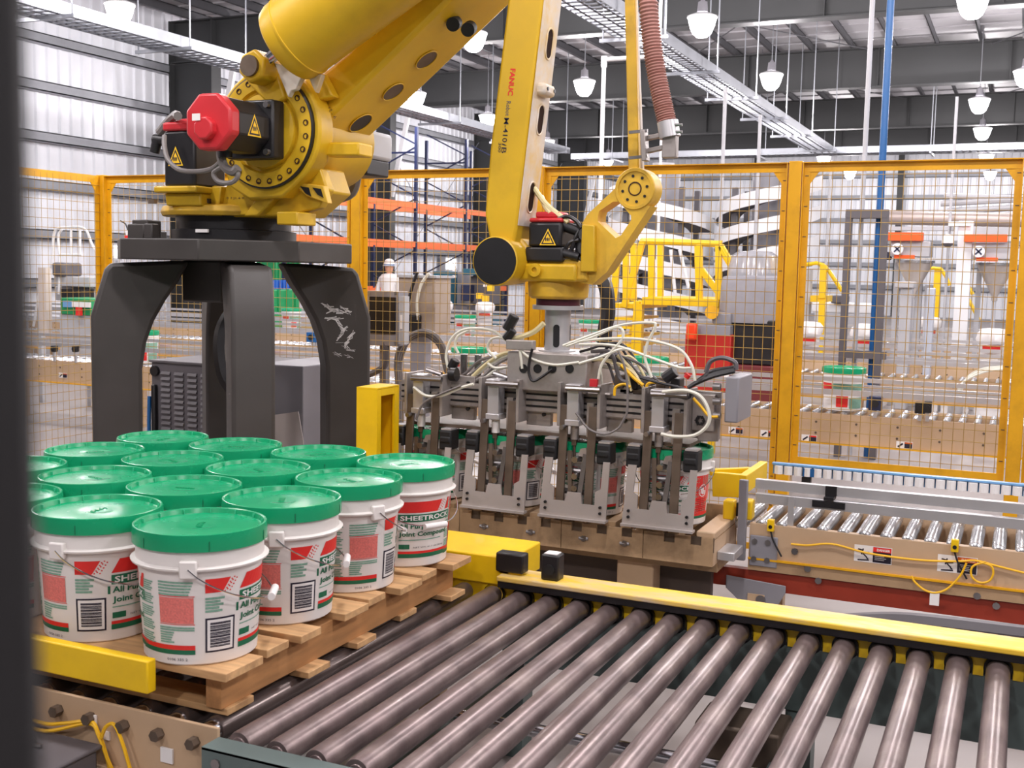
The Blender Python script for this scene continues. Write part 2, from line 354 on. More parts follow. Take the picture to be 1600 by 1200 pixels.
# far frame: yellow plate scalloped for the rollers, black strip, scuffed yellow cap
GX0, GX1 = -1.53, .9
mb = MB(); P = [(GX0, 3.37, .615)]
pl = [(GX0, .538)]
for x in sorted(xs+[xs[0]+PIT*k for k in range(1, 8)]):
    if x-.05 < GX0: continue
    pl.append((x-.038, .538))
    for k in range(9): a = math.pi-k*math.pi/8; pl.append((x+.038*math.cos(a), .5665+.038*math.sin(a)))
    pl.append((x+.038, .538))
pl += [(GX1, .538), (GX1, .622), (GX0, .622)]
mb.prism([(x, 3.378, z) for x, z in pl], (0, .006, 0)); mb.build('scalloped_plate', YelS, cv, sm=False)
MB().box((GX0, 3.384, .538), (GX1, 3.39, .61)).build('backing_strip', Black, cv, sm=False)
MB().box((GX0, 3.385, .34), (GX1, 3.42, .54)).build('side_channel', GrnCh, cv, sm=False)
mb = MB().box((GX0, 3.325, .604), (GX1, 3.372, .634)); mb.build('black_strip', Black, cv, sm=False, bev=.003)
MB().box((GX0, 3.316, .628), (GX1, 3.44, .645)).build('guard_cap', YelG, cv, sm=False, bev=.004)
for i in range(17):
    x = xs[i]; MB().lathe([(.0385, -.012), (.0385, 0), (.028, 0)], (x, 3.372, .5665), 20, 'Y').build('bearing_ring', Black, cv)
MB().box((-1.6, 1.93, .40), (-.2, 1.94, .585)).box((-1.6, 1.93, .58), (-.2, 1.99, .586)).build('near_channel', GrnCh, cv, sm=False)
for x in (-1.56, -1.3, -1.02): MB().cyl((x, 1.925, .555), (x, 1.932, .555), .012, n=8).build('bolt', Steel, cv)
for x in (-1.5, -.55, .45):
    for y in (1.99, 3.44): MB().box((x-.04, y-.04, 0), (x+.04, y+.04, .5)).build('leg', GrnCh, cv, sm=False)
    MB().box((x-.03, 2.03, .22), (x+.03, 3.4, .28)).build('leg_tie', GrnCh, cv, sm=False)
MB().cyl((-1.5, 2.98, .30), (1, 2.98, .30), .02, n=12).build('cross_shaft', Chrome, cv)
MB().box((-.80, 3.12, .16), (-.55, 3.3, .36)).build('drive_gearbox', Rust, cv, bev=.01)
# pallet section: rollers under the pallet, near tan plate
cl = thing('pallet_conveyor', 'conveyor section under the loaded pallet with a tan near side plate', 'conveyor', (-2.3, 2.7, 0))
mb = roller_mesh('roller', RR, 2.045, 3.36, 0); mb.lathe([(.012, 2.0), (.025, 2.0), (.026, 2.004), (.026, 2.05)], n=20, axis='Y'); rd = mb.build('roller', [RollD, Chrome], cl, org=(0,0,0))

for i in range(14):
    o = rd if i == 0 else rd.copy()
    if i: COL.objects.link(o)
    loc(o, xs[-1]-PIT*(i+1), 0, RZ, cl); o.rotation_euler = (0, 2.1*i, 0)
MB().box((-3.2, 1.985, .45), (-1.6, 1.995, .607)).box((-3.2, 1.97, .45), (-1.6, 1.995, .458)).build('side_plate', Tan, cl, sm=False, bev=.002)
for i in range(14):
    x = xs[-1]-PIT*(i+1); MB().cyl((x, 1.962, .565), (x, 1.986, .565), .014, n=6).build('roller_bolt', Rust, cl)
MB().box((-1.76, 1.979, .50), (-1.725, 1.984, .535)).build('white_tag', WhiteP, cl, sm=False)
MB().box((-1.98, 1.979, .548), (-1.955, 1.984, .573)).build('cable_mount', WhiteP, cl, sm=False); MB().box((-1.935, 1.979, .52), (-1.915, 1.984, .54)).build('cable_mount', WhiteP, cl, sm=False)
for x in (-1.75, -2.9):
    MB().box((x-.06, 2.0, 0), (x+.02, 2.06, .46)).build('leg', Tan, cl, sm=False); MB().box((x-.06, 3.31, 0), (x+.02, 3.365, .5)).build('leg', Tan, cl, sm=False)
MB().box((-3.2, 3.37, .40), (-1.54, 3.40, .62)).build('far_side_plate', YelS, cl, sm=False)
tag(MB().box((-3.1, 1.945, .670), (-1.765, 1.975, .748)).box((-2.9,1.95,.6),(-2.86,1.97,.68)).build('stop_bar', YelS, bev=.004), 'flat yellow stop bar in front of the pallet, near the lower left', 'stop bar')
yb = MB().box((-2.2, 3.36, .60), (-1.5, 3.62, .70)); yb.m = 0
tag(yb.build('corner_guard', YelS, bev=.006), 'chunky yellow guard block behind the far right pallet corner', 'guard')
# cables over the near plate and the grey junction box
t = thing('junction_box', 'grey hinged junction box at the lower left corner', 'electrical box', (-2.2, 1.8, .3))
MB().box((-2.6, 1.7, .1), (-1.93, 1.96, .505)).build('case', GreyD, t, bev=.01)
MB().box((-2.61, 1.69, .505), (-1.92, 1.965, .515)).build('lid', GreyD, t, bev=.004)
MB().tube([(-2.14, 1.86, .515), (-2.10, 1.87, .535), (-2.06, 1.885, .535), (-2.05, 1.89, .515)], .004, 6).cyl((-2.16, 1.85, .52), (-2.03, 1.885, .52), .005, n=6).build('latch', Steel, t)
def cable(name, label, pts, r, mt, cat='cable', n=6, smooth=5): return tag(MB().tube(pts, r, n, smooth).build(name, mt), label, cat)
cable('sensor_cable', 'yellow cable looping up from the junction box to the white clip', [(-2.35, 1.95, .53), (-2.2, 1.95, .545), (-2.09, 1.95, .54), (-2.03, 1.955, .55), (-1.965, 1.972, .56), (-1.94, 1.97, .54), (-1.92, 1.97, .50), (-1.90, 1.97, .42), (-1.9, 1.96, .3)], .0045, CabY)
cable('sensor_cable', 'yellow cable hanging lower between the two white clips', [(-2.35, 1.945, .525), (-2.19, 1.945, .53), (-2.08, 1.945, .525), (-1.97, 1.97, .555), (-1.935, 1.968, .53), (-1.90, 1.965, .47), (-1.85, 1.965, .40), (-1.8, 1.96, .3)], .0045, CabY)
cable('sensor_cable', 'yellow cable arching to the right of the white clips', [(-1.925, 1.965, .53), (-1.91, 1.965, .56), (-1.885, 1.965, .57), (-1.86, 1.965, .53), (-1.83, 1.962, .46), (-1.79, 1.96, .38), (-1.76, 1.955, .28)], .0045, CabY)
# ------------------------------------------------------------------ pallet
pt = thing('wooden_pallet', 'rough wooden pallet carrying sixteen green-lidded pails', 'pallet', (-2.21, 2.63, .6))
PX0, PX1, PY0, PY1 = -2.83, -1.615, 2.015, 3.24
for i, (y, wd) in enumerate([(2.015, .14), (2.19, .09), (2.315, .09), (2.52, .12), (2.665, .09), (2.80, .13), (2.96, .09), (3.11, .13)]):
    e = [.015, .0, .012, .01, -.004, .02, .005, .03][i]
    MB().box((PX0, y, .703), (PX1+e, y+wd, .7235)).build('deck_board', Wood, pt, sm=False, bev=.002)
for x in (PX0+.01, -2.26, PX1-.075): MB().box((x, PY0+.04, .617), (x+.045, PY1-.01, .7035)).build('stringer', WoodS, pt, sm=False, bev=.002)
for i, y in enumerate((2.065, 2.35, 2.60, 2.87, 3.12)):
    MB().box((PX0, y, .6005), (PX1+[-.02, .01, .0, -.02, .02][i], y+.1, .6175)).build('bottom_board', Wood, pt, sm=False, bev=.002)
# ------------------------------------------------------------------ pails
def rad(z): return .1325+.0135*min(z, .235)/.235
def wrap(mb, u0, u1, v0, v1, off=.0007, slant=0):
    n = max(1, int(abs(u1-u0)/5)); vs = []
    for i in range(n+1):
        for v, s in ((v0, 0), (v1, slant)):
            g = R(u0+(u1-u0)*i/n+s); r = rad(v)+off; vs.append((r*math.cos(g), r*math.sin(g), v))
    mb.add(vs, [(2*i, 2*i+2, 2*i+3, 2*i+1) for i in range(n)])
def wrap_quad(mb, b0, b1, t0, t1, v0, v1, off=.0007):
    n, m_ = 10, 4; vs = []
    for j in range(m_+1):
        f = j/m_; v = v0+(v1-v0)*f; a, b = b0+(t0-b0)*f, b1+(t1-b1)*f
        for i in range(n+1): g = R(a+(b-a)*i/n); r = rad(v)+off; vs.append((r*math.cos(g), r*math.sin(g), v))
    mb.add(vs, [(j*(n+1)+i, j*(n+1)+i+1, (j+1)*(n+1)+i+1, (j+1)*(n+1)+i) for j in range(m_) for i in range(n)])
def wrap_text(mb, body, u0, u1, v0, v1, off=.0014, bold=.012, shear=0):
    vs, fs = text_polys(body, 1, bold, shear); out = []
    for a, b in vs:
        v = v0+(v1-v0)*b; g = R(u0+(u1-u0)*a); r = rad(v)+off; out.append((r*math.cos(g), r*math.sin(g), v))
    mb.add(out, fs)
def pail_parts(t, detailed=True):
    n = 40 if detailed else 20
    body = MB().lathe([(0, .004), (.126, .004), (.128, 0), (.1325, .004), (rad(.1), .1), (rad(.228), .228), (.149, .231), (.160, .229), (.1615, .2335), (.150, .2375), (.1485, .285)], n=n); b = body.build('body', Pail, t, org=(0,0,0))
    if detailed:
        for g in (0, math.pi):
            e = MB(); k = len(e.v); e.box((.146, -.02, .212), (.1635, .02, .254)); M = Matrix.Rotation(g, 3, 'Z')
            for i in range(k, len(e.v)): e.v[i] = tuple(M @ Vector(e.v[i]))
            e.build('handle_ear', Pail, b, org=(0,0,0), bev=.004)
    ld = MB().lathe([(.1495, .2735), (.1575, .2725), (.1575, .30), (.1555, .3115), (.1525, .3125), (.1495, .3105), (.1455, .2995), (.138, .2975), (.128, .2995), (.06, .302), (.042, .3025), (.036, .3015), (.012, .302), (0, .302)], n=n)
    l = ld.build('lid', Lid, t, org=(0,0,0))
    if detailed:
        tk = MB()
        for i in range(14):
            g = 2*math.pi*i/14; M = Matrix.Rotation(g, 3, 'Z'); tk.m = 0; tk.obox(M @ Vector((.1465, 0, .3035)), (.009, .0016, .012), M)
        for i in range(6):
            g = 2*math.pi*i/6+.3; M = Matrix.Rotation(g, 3, 'Z'); tk.m = 1; tk.obox(M @ Vector((.1577, 0, .286)), (.001, .0022, .022), M)
        tk.build('rim_ribs', [MATS['lid_light'], MATS['lid_dark']], l, org=(0,0,0), sm=False, kind='stuff')
        em = MB()
        flat_text(em, '20 L', (-.03, -.008, .3032), (.06, 0, 0), (0, .016, 0), .01) if False else None
        for k in range(7): em.cbox((-.024+k*.008, .002*(-1)**k, .303), (.005, .012, .0015))
        em.build('lid_emboss', Lid, l, org=(0,0,0), kind='stuff')
mat('lid_light', (70, 190, 146), .3, var=0)
MATS['lid_dark'] = mat('lid_dark', (6, 112, 74), .4, var=0)
def pail_label(t):
    L = MB()
    for base in (0, 180):
        U = lambda a: a+base
        for j in range(5):                                      # narrow text column
            L.m = 2
            for k in range(5): wrap(L, U(-60), U(-38-(k*37+j*3) % 5), .193-j*.031-k*.0052, .1965-j*.031-k*.0052)
        L.m = 2
        for k in range(5): wrap(L, U(-31), U(3-(7*k) % 6), .197-k*.0072, .2015-k*.0072)
        L.m = 1; wrap(L, U(-31), U(4.5), .1655, .1672); wrap(L, U(-31), U(4.5), .0985, .1)
        L.m = 3; wrap(L, U(-30.5), U(3.5), .1015, .1635)
        L.m = 2
        for k in range(2): wrap(L, U(-31), U(4), .0895-k*.0055, .0935-k*.0055)
        for k in range(5): wrap(L, U(-31), U(-16-(k*5) % 4), .0775-k*.0058, .0815-k*.0058)
        L.m = 1; wrap(L, U(-60), U(4.5), .0385, .0495); L.m = 4; wrap(L, U(-60), U(4.5), .0275, .0385)
        L.m = 1; wrap_quad(L, U(14), U(30), U(14), U(38), .1735, .2065)
        for k in range(5):
            for q in range(3): wrap(L, U(31.6+q*2.6+k*1.7), U(33.0+q*2.6+k*1.7), .1738+k*.0066+(q % 2)*.0033, .1768+k*.0066+(q % 2)*.0033)
        L.m = 2
        for k in range(5): wrap(L, U(14), U(32-(k*11) % 7), .157-k*.0075, .1625-k*.0075)
        L.m = 5; z0, z1 = .0305, .113
        wrap(L, U(14), U(43), z0, z1); L.m = 0; wrap(L, U(15.8), U(41.2), z0+.0042, z1-.0042, .0011)
        L.m = 5
        for k in range(19): wrap(L, U(18.5), U(38.5), .0425+k*.0032, .0425+k*.0032+[.0025,.0014,.0028,.0018,.0022][k % 5], .0015)
        L.m = 1; wrap_quad(L, U(48), U(102), U(56), U(110), .1735, .208)
        for k in range(5):
            for q in range(3): wrap(L, U(103.6+q*2.6+k*1.7), U(105+q*2.6+k*1.7), .1738+k*.0066+(q % 2)*.0033, .1768+k*.0066+(q % 2)*.0033)
        wrap_quad(L, U(116), U(126), U(124), U(128), .1735, .208)
        L.m = 4; wrap(L, U(48), U(128), .1445, .1685); L.m = 0; wrap_text(L, 'SHEETROCK', U(51), U(125), .149, .1645, bold=.025)
        L.m = 4; wrap(L, U(44.5), U(47), .121, .141); wrap_text(L, 'All Purpose', U(49), U(98), .119, .139, bold=.03); wrap_text(L, 'Joint Compound', U(49), U(122), .0945, .114, bold=.03)
        L.m = 2; wrap(L, U(49), U(110), .0855, .0885)
        L.m = 4; wrap(L, U(49), U(63), .0585, .0735)
        L.m = 5; wrap_text(L, 'NET WT. 61.7 LB (28 kg)', U(68), U(116), .0595, .0655, bold=0)
        L.m = 1; wrap(L, U(48), U(128), .0435, .0515); L.m = 4; wrap(L, U(48), U(128), .0305, .0435)
    L.m = 5; wrap_text(L, '0106 335 2', -24, -3, .0125, .0185, bold=0)
    L.m = 1; wrap(L, 133, 168, .045, .205); L.m = 0                # warning panel with its round pictogram
    ring = []
    for k in range(24):
        g0, g1 = 2*math.pi*k/24, 2*math.pi*(k+1)/24
        vs = []
        for g, q in ((g0, 1), (g1, 1), (g1, .86), (g0, .86)):
            v = .142+.026*q*math.sin(g); u = R(150.5+10.5*q*math.cos(g)); r = rad(v)+.0014; vs.append((r*math.cos(u), r*math.sin(u), v))
        L.add(vs, [(0,1,2,3)])
    for (a, b, c, d) in [(-6, -.012, -3, .015), (-2, -.015, 2, .012), (1, -.004, 7, .0), (-7, .004, -1, .009), (3, -.016, 6, -.002)]: wrap(L, 150.5+a, 150.5+c, .142+b, .142+d, .0014)
    L.m = 6
    for k in range(7): wrap(L, 137, 163-(k*5) % 6, .105-k*.008, .1085-k*.008, .0013)
    L.build('printed_label', [WhiteP, RedP, GreenT, Pink, GreenP, InkP, MATS['print_dark_red']], t, org=(0,0,0), sm=False)
mat('print_dark_red', (170, 26, 30), .5, var=0)
def pail_bail(t, drop=.1):
    pts = []
    for i in range(25):
        g = math.pi*i/24; r = .1645+.004*math.sin(g); pts.append((r*math.cos(g), r*math.sin(g), .235-drop*math.sin(g)**.8 if 0 < i < 24 else .235))
    b = MB().tube(pts, .0019, 6, 0).build('bail_handle', Chrome, t, org=(0,0,0))
    MB().cyl((-.04, .172, .236-drop), (.04, .172, .236-drop), .0095, n=12).build('handle_grip', WhiteP, b, org=(0,0,0))
pp = thing('pail', '', 'pail'); pail_parts(pp); pail_label(pp); pail_bail(pp)
ORD = ['first', 'second', 'third', 'fourth']
GXS = [-1.766, -2.096, -2.426, -2.756]; GYS = [2.14, 2.47, 2.80, 3.13]
EAR = {(0,0): -10, (0,1): -5, (0,2): 32, (0,3): -57, (1,0): -37, (2,0): 30, (1,1): 60, (1,2): 200, (1,3): 110}
firstp = True
def aim(x, y): return math.atan2(-y, -x)     # azimuth that faces the camera
for i, x in enumerate(GXS):
    for j, y in enumerate(GYS):
        o = pp if firstp else copy_tree(pp); firstp = False
        jx, jy = random.uniform(-.008, .008), random.uniform(-.006, .006)
        o.location = (x+jx, y+jy, .7237); o.rotation_euler = (0, 0, aim(x, y)+R(EAR.get((i, j), random.uniform(0, 360))))
        lab = ('nearest white pail with green lid, on the pallet corner closest to the camera' if (i, j) == (0, 0) else
               'pail on the pallet, %s from near edge, %s from right edge' % (ORD[j], ORD[i]))
        tag(o, lab, 'pail', 'pails standing on the pallet')
# photo eyes on the guard
def photo_eye(label, c, d, lens):
    t = thing('photo_eye', label, 'sensor', c)
    MB().box((c[0]-d[0]/2, c[1]-d[1]/2, c[2]), (c[0]+d[0]/2, c[1]+d[1]/2, c[2]+d[2])).build('housing', Black, t, bev=.006)
    if lens:
        MB().cyl((c[0], c[1]-d[1]/2-.006, c[2]+d[2]*.42), (c[0], c[1]-d[1]/2, c[2]+d[2]*.42), .018, n=16).build('lens', Rubber, t)
        MB().box((c[0]-.022, c[1]-.02, c[2]+d[2]), (c[0]+.022, c[1]+.02, c[2]+d[2]+.003)).build('sticker', WhiteP, t, sm=False)
    else: MB().box((c[0]-d[0]*.4, c[1]-d[1]*.3, c[2]-.006), (c[0]+d[0]*.4, c[1]+d[1]*.3, c[2])).build('bracket', YelS, t, sm=False)
    return t
photo_eye('plain black sensor block on the yellow guard next to the pallet', (-1.50, 3.375, .651), (.10, .05, .065), False)
photo_eye('black photo eye with round lens, right of the plain black block', (-1.355, 3.375, .645), (.062, .055, .085), True)
tag(MB().tube([W(565, 1105, 2.44), W(590, 1085, 2.46), W(745, 1001, 2.98), W(760, 998, 3.0)], .006, 6, 3).build('bent_rod', Steel), 'thin bent steel rod lying between two rollers', 'rod')
# the out-of-focus post beside the lens
tag(MB().box((-.18, .08, 0), (-.1265, .12, 2.3)).build('near_post', PostD, bev=.004), 'dark blurred post close to the lens at the left edge', 'post')
# ------------------------------------------------------------------ robot on its pedestal
YR = 4.55
J1 = W(366, 385, YR); BX = J1.x
def PW(pts, Y): return [W(a, b, Y) for a, b in pts]
ZP = W(366, 378, YR).z           # top of the pedestal plate
ped = thing('robot_pedestal', 'dark grey four-legged steel pedestal under the yellow robot', 'pedestal', (BX, YR, 0))
s2 = math.sqrt(.5)
oct_ = []
for k in range(8):
    a = R(22.5+45*k); oct_.append((BX+.58*math.cos(a), YR+.58*math.sin(a)))
ZPb = ZP-.095
MB().prism([(x, y, ZPb) for x, y in oct_], (0, 0, .095)).build('top_plate', Ped, ped, bev=.006)
# leg profile in its own radial plane: (radius, height)
prof = [(.445, 0), (.665, 0), (.665, ZPb-.27), (.60, ZPb-.05), (.575, ZPb-.02), (.30, ZPb-.004), (.22, ZPb-.004), (.27, ZPb-.10), (.33, ZPb-.19), (.385, ZPb-.29), (.42, ZPb-.39), (.44, ZPb-.52)]
for k in range(4):
    a = R(45+90*k); d = Vector((math.cos(a), math.sin(a), 0)); n = Vector((-d.y, d.x, 0)); c = Vector((BX, YR, 0))
    lg = MB().prism([c+d*r+Vector((0,0,z))-n*.095 for r, z in prof], n*.19).build('leg', Ped, ped, bev=.018)
    MB().obox(c+d*.56+Vector((0,0,.012)), (.34, .34, .024), Matrix((d, n, Vector((0,0,1)))).transposed()).build('foot_plate', Ped, lg)
# chalk marks on the right-hand leg
d = Vector((s2, s2, 0)); n = Vector((s2, -s2, 0)); c = Vector((BX, YR, 0)); mb = MB()
rc = random.Random(5)
for (r0, z0, r1, z1_, wd) in [(.43,-.21,.50,-.245,.02),(.45,-.24,.55,-.235,.012),(.44,-.27,.51,-.275,.012),(.49,-.285,.53,-.34,.01),(.53,-.32,.50,-.37,.012),(.57,-.35,.53,-.41,.014),(.50,-.40,.58,-.44,.006),(.48,-.45,.56,-.47,.005),(.52,-.22,.57,-.25,.01)]:
    for k in range(9):
        f = rc.random(); r_, z_ = r0+(r1-r0)*f+rc.uniform(-.006, .006), z0+(z1_-z0)*f+rc.uniform(-.006, .006); a_ = math.atan2(z1_-z0, r1-r0)+rc.uniform(-.5, .5); l_ = rc.uniform(.008, .026)
        mb.bar(c+d*(r_-l_*math.cos(a_))+n*(.0956+.0001*k)+Vector((0,0,ZPb+z_-l_*math.sin(a_))), c+d*(r_+l_*math.cos(a_))+n*(.0956+.0001*k)+Vector((0,0,ZPb+z_+l_*math.sin(a_))), .0006, wd*rc.uniform(.15, .55))
mb.build('chalk_marks', mat('chalk', (200, 198, 198), .8, var=.3, scale=60), ped, sm=False, kind='stuff')
MB().box((BX-.2, YR-.15, ZPb-.2), (BX+.04, YR+.13, ZPb)).build('centre_boss', Ped, ped, bev=.01)
for (dx, dy, sx, sy, h) in [(-.44, -.12, .1, .1, .10), (-.50, .02, .08, .06, .05), (-.27, -.36, .10, .05, .07), (-.16, -.40, .05, .05, .07)]:
    MB().box((BX+dx-sx/2, YR+dy-sy/2, ZP), (BX+dx+sx/2, YR+dy+sy/2, ZP+h)).build('stop_lug', Ped, ped, bev=.006)
cable('pedestal_cable', 'dark cable bundle drooping inside the grey pedestal', [(BX-.05, YR+.1, ZPb-.2), (BX-.08, YR, ZPb-.35), (BX-.03, YR-.05, ZPb-.55), (BX+.05, YR, ZPb-.75), (BX+.1, YR+.3, .1)], .035, Black)

rb = thing('palletizing_robot', 'big yellow palletizing robot arm on the grey pedestal', 'robot', (BX, YR, ZP))
MB().lathe([(.0, 0), (.30, 0), (.30, .05), (.275, .055), (.275, .115), (0, .115)], (BX, YR, ZP), 40).build('swivel_base', Black, rb)
MB().box((BX+.02, YR-.31, ZP+.035), (BX+.09, YR-.3, ZP+.05)).build('data_plate', WhiteP, rb, sm=False)
z1 = ZP+.115
MB().lathe([(0, 0), (.335, 0), (.345, .02), (.335, .045), (.29, .055), (0, .055)], (BX, YR, z1), 44).build('turntable', YelW, rb, bev=.003)
# turret: two cheeks (front one carries the bolted ring) joined by a block
YF, YK = 4.21, 4.32       # front cheek planes
ring = W(415, 205, YF); RC = ring; RO = .245
def cheek(y, th):
    pts = []
    a0, a1 = -.72, 3.55
    for k in range(21):
        a = a0+(a1-a0)*k/20; pts.append((RC.x+(RO+.035)*math.cos(a), y, RC.z+(RO+.035)*math.sin(a)))
    pts += [(RC.x-.21, y, RC.z-.24), (RC.x-.10, y, RC.z-.30), (RC.x+.08, y, RC.z-.29)]
    return MB().prism(pts, (0, th, 0))
cheek(YF+.012, .11).build('front_cheek', Yel, rb, bev=.012)
mb = MB().prism(PW([(288,340),(290,296),(330,288),(352,296),(372,300),(470,262),(500,262),(512,300),(470,338)], 4.33), (0, .2, 0)); mb.build('turret_block', Yel, rb, bev=.01)
MB().prism(PW([(338,336),(352,292),(372,268),(450,262),(500,262),(512,296),(498,325),(446,338)], 4.30), (0, .06, 0)).build('turret_web', Yel, rb, bev=.008)
MB().prism(PW([(432,262),(474,262),(402,338),(380,338)], 4.255), (0, .06, 0)).build('turret_rib', Yel, rb, bev=.008)
MB().prism(PW([(318,337),(318,303),(331,291),(346,291),(340,337)], 4.27), (0, .06, 0)).build('turret_rib', Yel, rb, bev=.006)
MB().prism(PW([(455,284),(505,290),(512,318),(478,306)], 4.27), (0, .04, 0)).build('pocket_block', YelW, rb, bev=.004)
for q in ((478, 298), (497, 300)):
    MB().prism(PW([(q[0]-9,q[1]-7),(q[0]+4,q[1]-5),(q[0]+8,q[1]+9),(q[0]-1,q[1]+4)], 4.266), (0, .003, 0)).build('turret_pocket', Black, rb, sm=False)
MB().box((W(432,346,4.2).x, 4.2, z1-.045), (W(464,346,4.2).x, 4.35, z1+.012)).build('stop_block', Yel, rb, bev=.006)
zmb = W(303, 291, 4.2).z; mbx = W(303, 291, 4.30).x
MB().box((mbx-.12, 4.16, zmb-.03), (mbx+.13, 4.46, zmb)).prism([(mbx-.08, 4.2, z1+.04), (mbx+.12, 4.2, z1+.04), (mbx+.12, 4.2, zmb-.03), (mbx-.09, 4.2, zmb-.03)], (0, .2, 0)).build('motor_bracket', Yel, rb, bev=.008)
for x in (-.25, -.05, .07): MB().cyl((BX+x, YR-.29, z1+.055), (BX+x, YR-.29, z1+.075), .022, n=6).build('base_bolt', Rust, rb)
mb = MB(); p = W(370, 292, 4.209)
quad(mb, W(360, 302, 4.205), W(377, 302, 4.205)-W(360, 302, 4.205), W(360, 284, 4.205)-W(360, 302, 4.205))
mat('bolt_brown', (70, 44, 26), .5, metal=.3, var=.1)
# bolted ring with dark seam
MB().lathe([(RO+.008, .02), (RO+.008, -.004), (RO, -.006), (RO-.002, .0)], (RC.x, YF, RC.z), 56, 'Y').build('ring_seam', Black, rb)
MB().lathe([(RO, .012), (RO, -.010), (.205, -.012), (.185, -.012), (.178, .004), (.165, .008), (.160, -.016), (.10, -.026), (0, -.026)], (RC.x, YF, RC.z), 56, 'Y').build('gearbox_ring', Yel, rb)
for k in range(24):
    a = 2*math.pi*(k+.5)/24; p = Vector((RC.x+.222*math.cos(a), YF-.010, RC.z+.222*math.sin(a)))
    MB().lathe([(.0135, 0), (.0135, -.004), (.010, -.004), (.009, -.001), (0, -.001)], p, 10, 'Y').build('ring_bolt', MATS['bolt_brown'], rb)
# J2 motor pointing to the camera side
MO = Vector((RC.x-.005, 0, RC.z-.005))
def octo(y0, y1, r, c, mt, nm, bev=.006):
    pts = [(c.x+r*math.cos(R(22.5+45*k)), y0, c.z+r*math.sin(R(22.5+45*k))) for k in range(8)]
    return MB().prism(pts, (0, y1-y0, 0)).build(nm, mt, rb, bev=bev)
octo(3.89, 4.10, .117, MO, Black, 'motor_body'); octo(3.825, 3.89, .125, MO, Red, 'motor_end_cap', .012)
MB().box((MO.x-.125, 4.10, MO.z-.125), (MO.x+.125, 4.185, MO.z+.125)).build('motor_flange', Black, rb, bev=.01)
octo(3.79, 3.83, .05, MO+Vector((.0,0,-.03)), Red, 'encoder_cover', .008)
mb = MB(); mb.box((MO.x-.05, 3.787, MO.z-.0), (MO.x-.01, 3.79, MO.z+.028)); mb.build('motor_plate', WhiteP, rb, sm=False)
for dx, dz in ((-.1, .1), (.1, .1), (.1, -.1)): MB().cyl((MO.x+dx, 4.08, MO.z+dz), (MO.x+dx, 4.1, MO.z+dz), .014, n=8).build('flange_bolt', Steel, rb)
def tri_sticker(o, ux, uy, parent):
    o, ux, uy = Vector(o), Vector(ux), Vector(uy); nn = ux.cross(uy).normalized()*.0006; mb = MB()
    T = lambda a, b, k: o+ux*a+uy*b+nn*k
    mb.m = 0; mb.add([T(0,0,1), T(1,0,1), T(.5,1,1)], [(0,1,2)]); mb.m = 1; mb.add([T(.14,.09,2), T(.86,.09,2), T(.5,.80,2)], [(0,1,2)])
    mb.m = 0; mb.add([T(.13+.0,.05,.5), T(.1,.0,.5), T(.9,.0,.5), T(.87,.05,.5)], [(0,1,2,3)])
    for k in (.36, .48, .60): mb.add([T(k-.03,.22,3), T(k+.03,.22,3), T(k+.05,.42,3), T(k-.01,.52,3), T(k-.05,.38,3)], [(0,1,2,3,4)])
    mb.m = 1; mb.add([T(-.12,-.08,0), T(1.12,-.08,0), T(.5,1.18,0)], [(0,1,2)])
    return mb.build('warning_sticker', [InkP, YelP], parent, sm=False)
# sticker on the +x face of the octagonal motor
fx = MO.x+.117*math.cos(R(22.5))+.001
tri_sticker((fx, 3.955, MO.z-.04), (0, .075, 0), (0, 0, .075), rb)
# J1 motor standing left of the ring
m1 = W(303, 290, 4.30)
MB().box((m1.x-.09, 4.2, zmb), (m1.x+.09, 4.42, W(303, 208, 4.3).z)).build('vertical_motor', Black, rb, bev=.012)
zt = W(303, 208, 4.3).z
MB().box((m1.x-.095, 4.195, zt), (m1.x+.095, 4.425, zt+.04)).box((m1.x-.06, 4.24, zt+.04), (m1.x+.06, 4.38, zt+.06)).build('vertical_motor_cap', Red, rb, bev=.012)
tri_sticker((m1.x-.055, 4.198, zmb+.10), (.07, 0, 0), (0, 0, .07), rb)
MB().cyl((m1.x-.09, 4.27, zt-.04), (m1.x-.19, 4.25, zt-.03), .026, n=12).cyl((m1.x-.17, 4.25, zt-.03), (m1.x-.19, 4.25, zt-.09), .024, n=12).build('motor_connector', Black, rb)
MB().tube([W(257,212,4.1), W(257,228,4.08), W(263,250,4.05), W(280,265,4.02), W(305,268,4.0), W(330,264,3.98), W(345,252,3.98), W(349,244,3.98)], .011, 8).build('motor_cable', CabG, rb)
MB().tube([(m1.x-.16, 4.25, zt+.0), (m1.x-.1, 4.24, zt+.045), (m1.x-.02, 4.2, zt+.07), (m1.x+.08, 4.1, zt+.05)], .02, 8).build('motor_cable', CabG, rb)
q = lambda a, b, Y=3.98: W(a, b, Y)
MB().tube([q(345,232), q(346,248), q(352,262), q(365,268), q(372,262)], .02, 8).tube([q(352,258), q(334,270), q(342,284), q(362,285), q(372,274), q(368,262)], .011, 8).build('motor_cable', CabG, rb)
MB().cyl(q(352,230), q(352,246), .03, n=12).build('cable_gland', Black, rb)
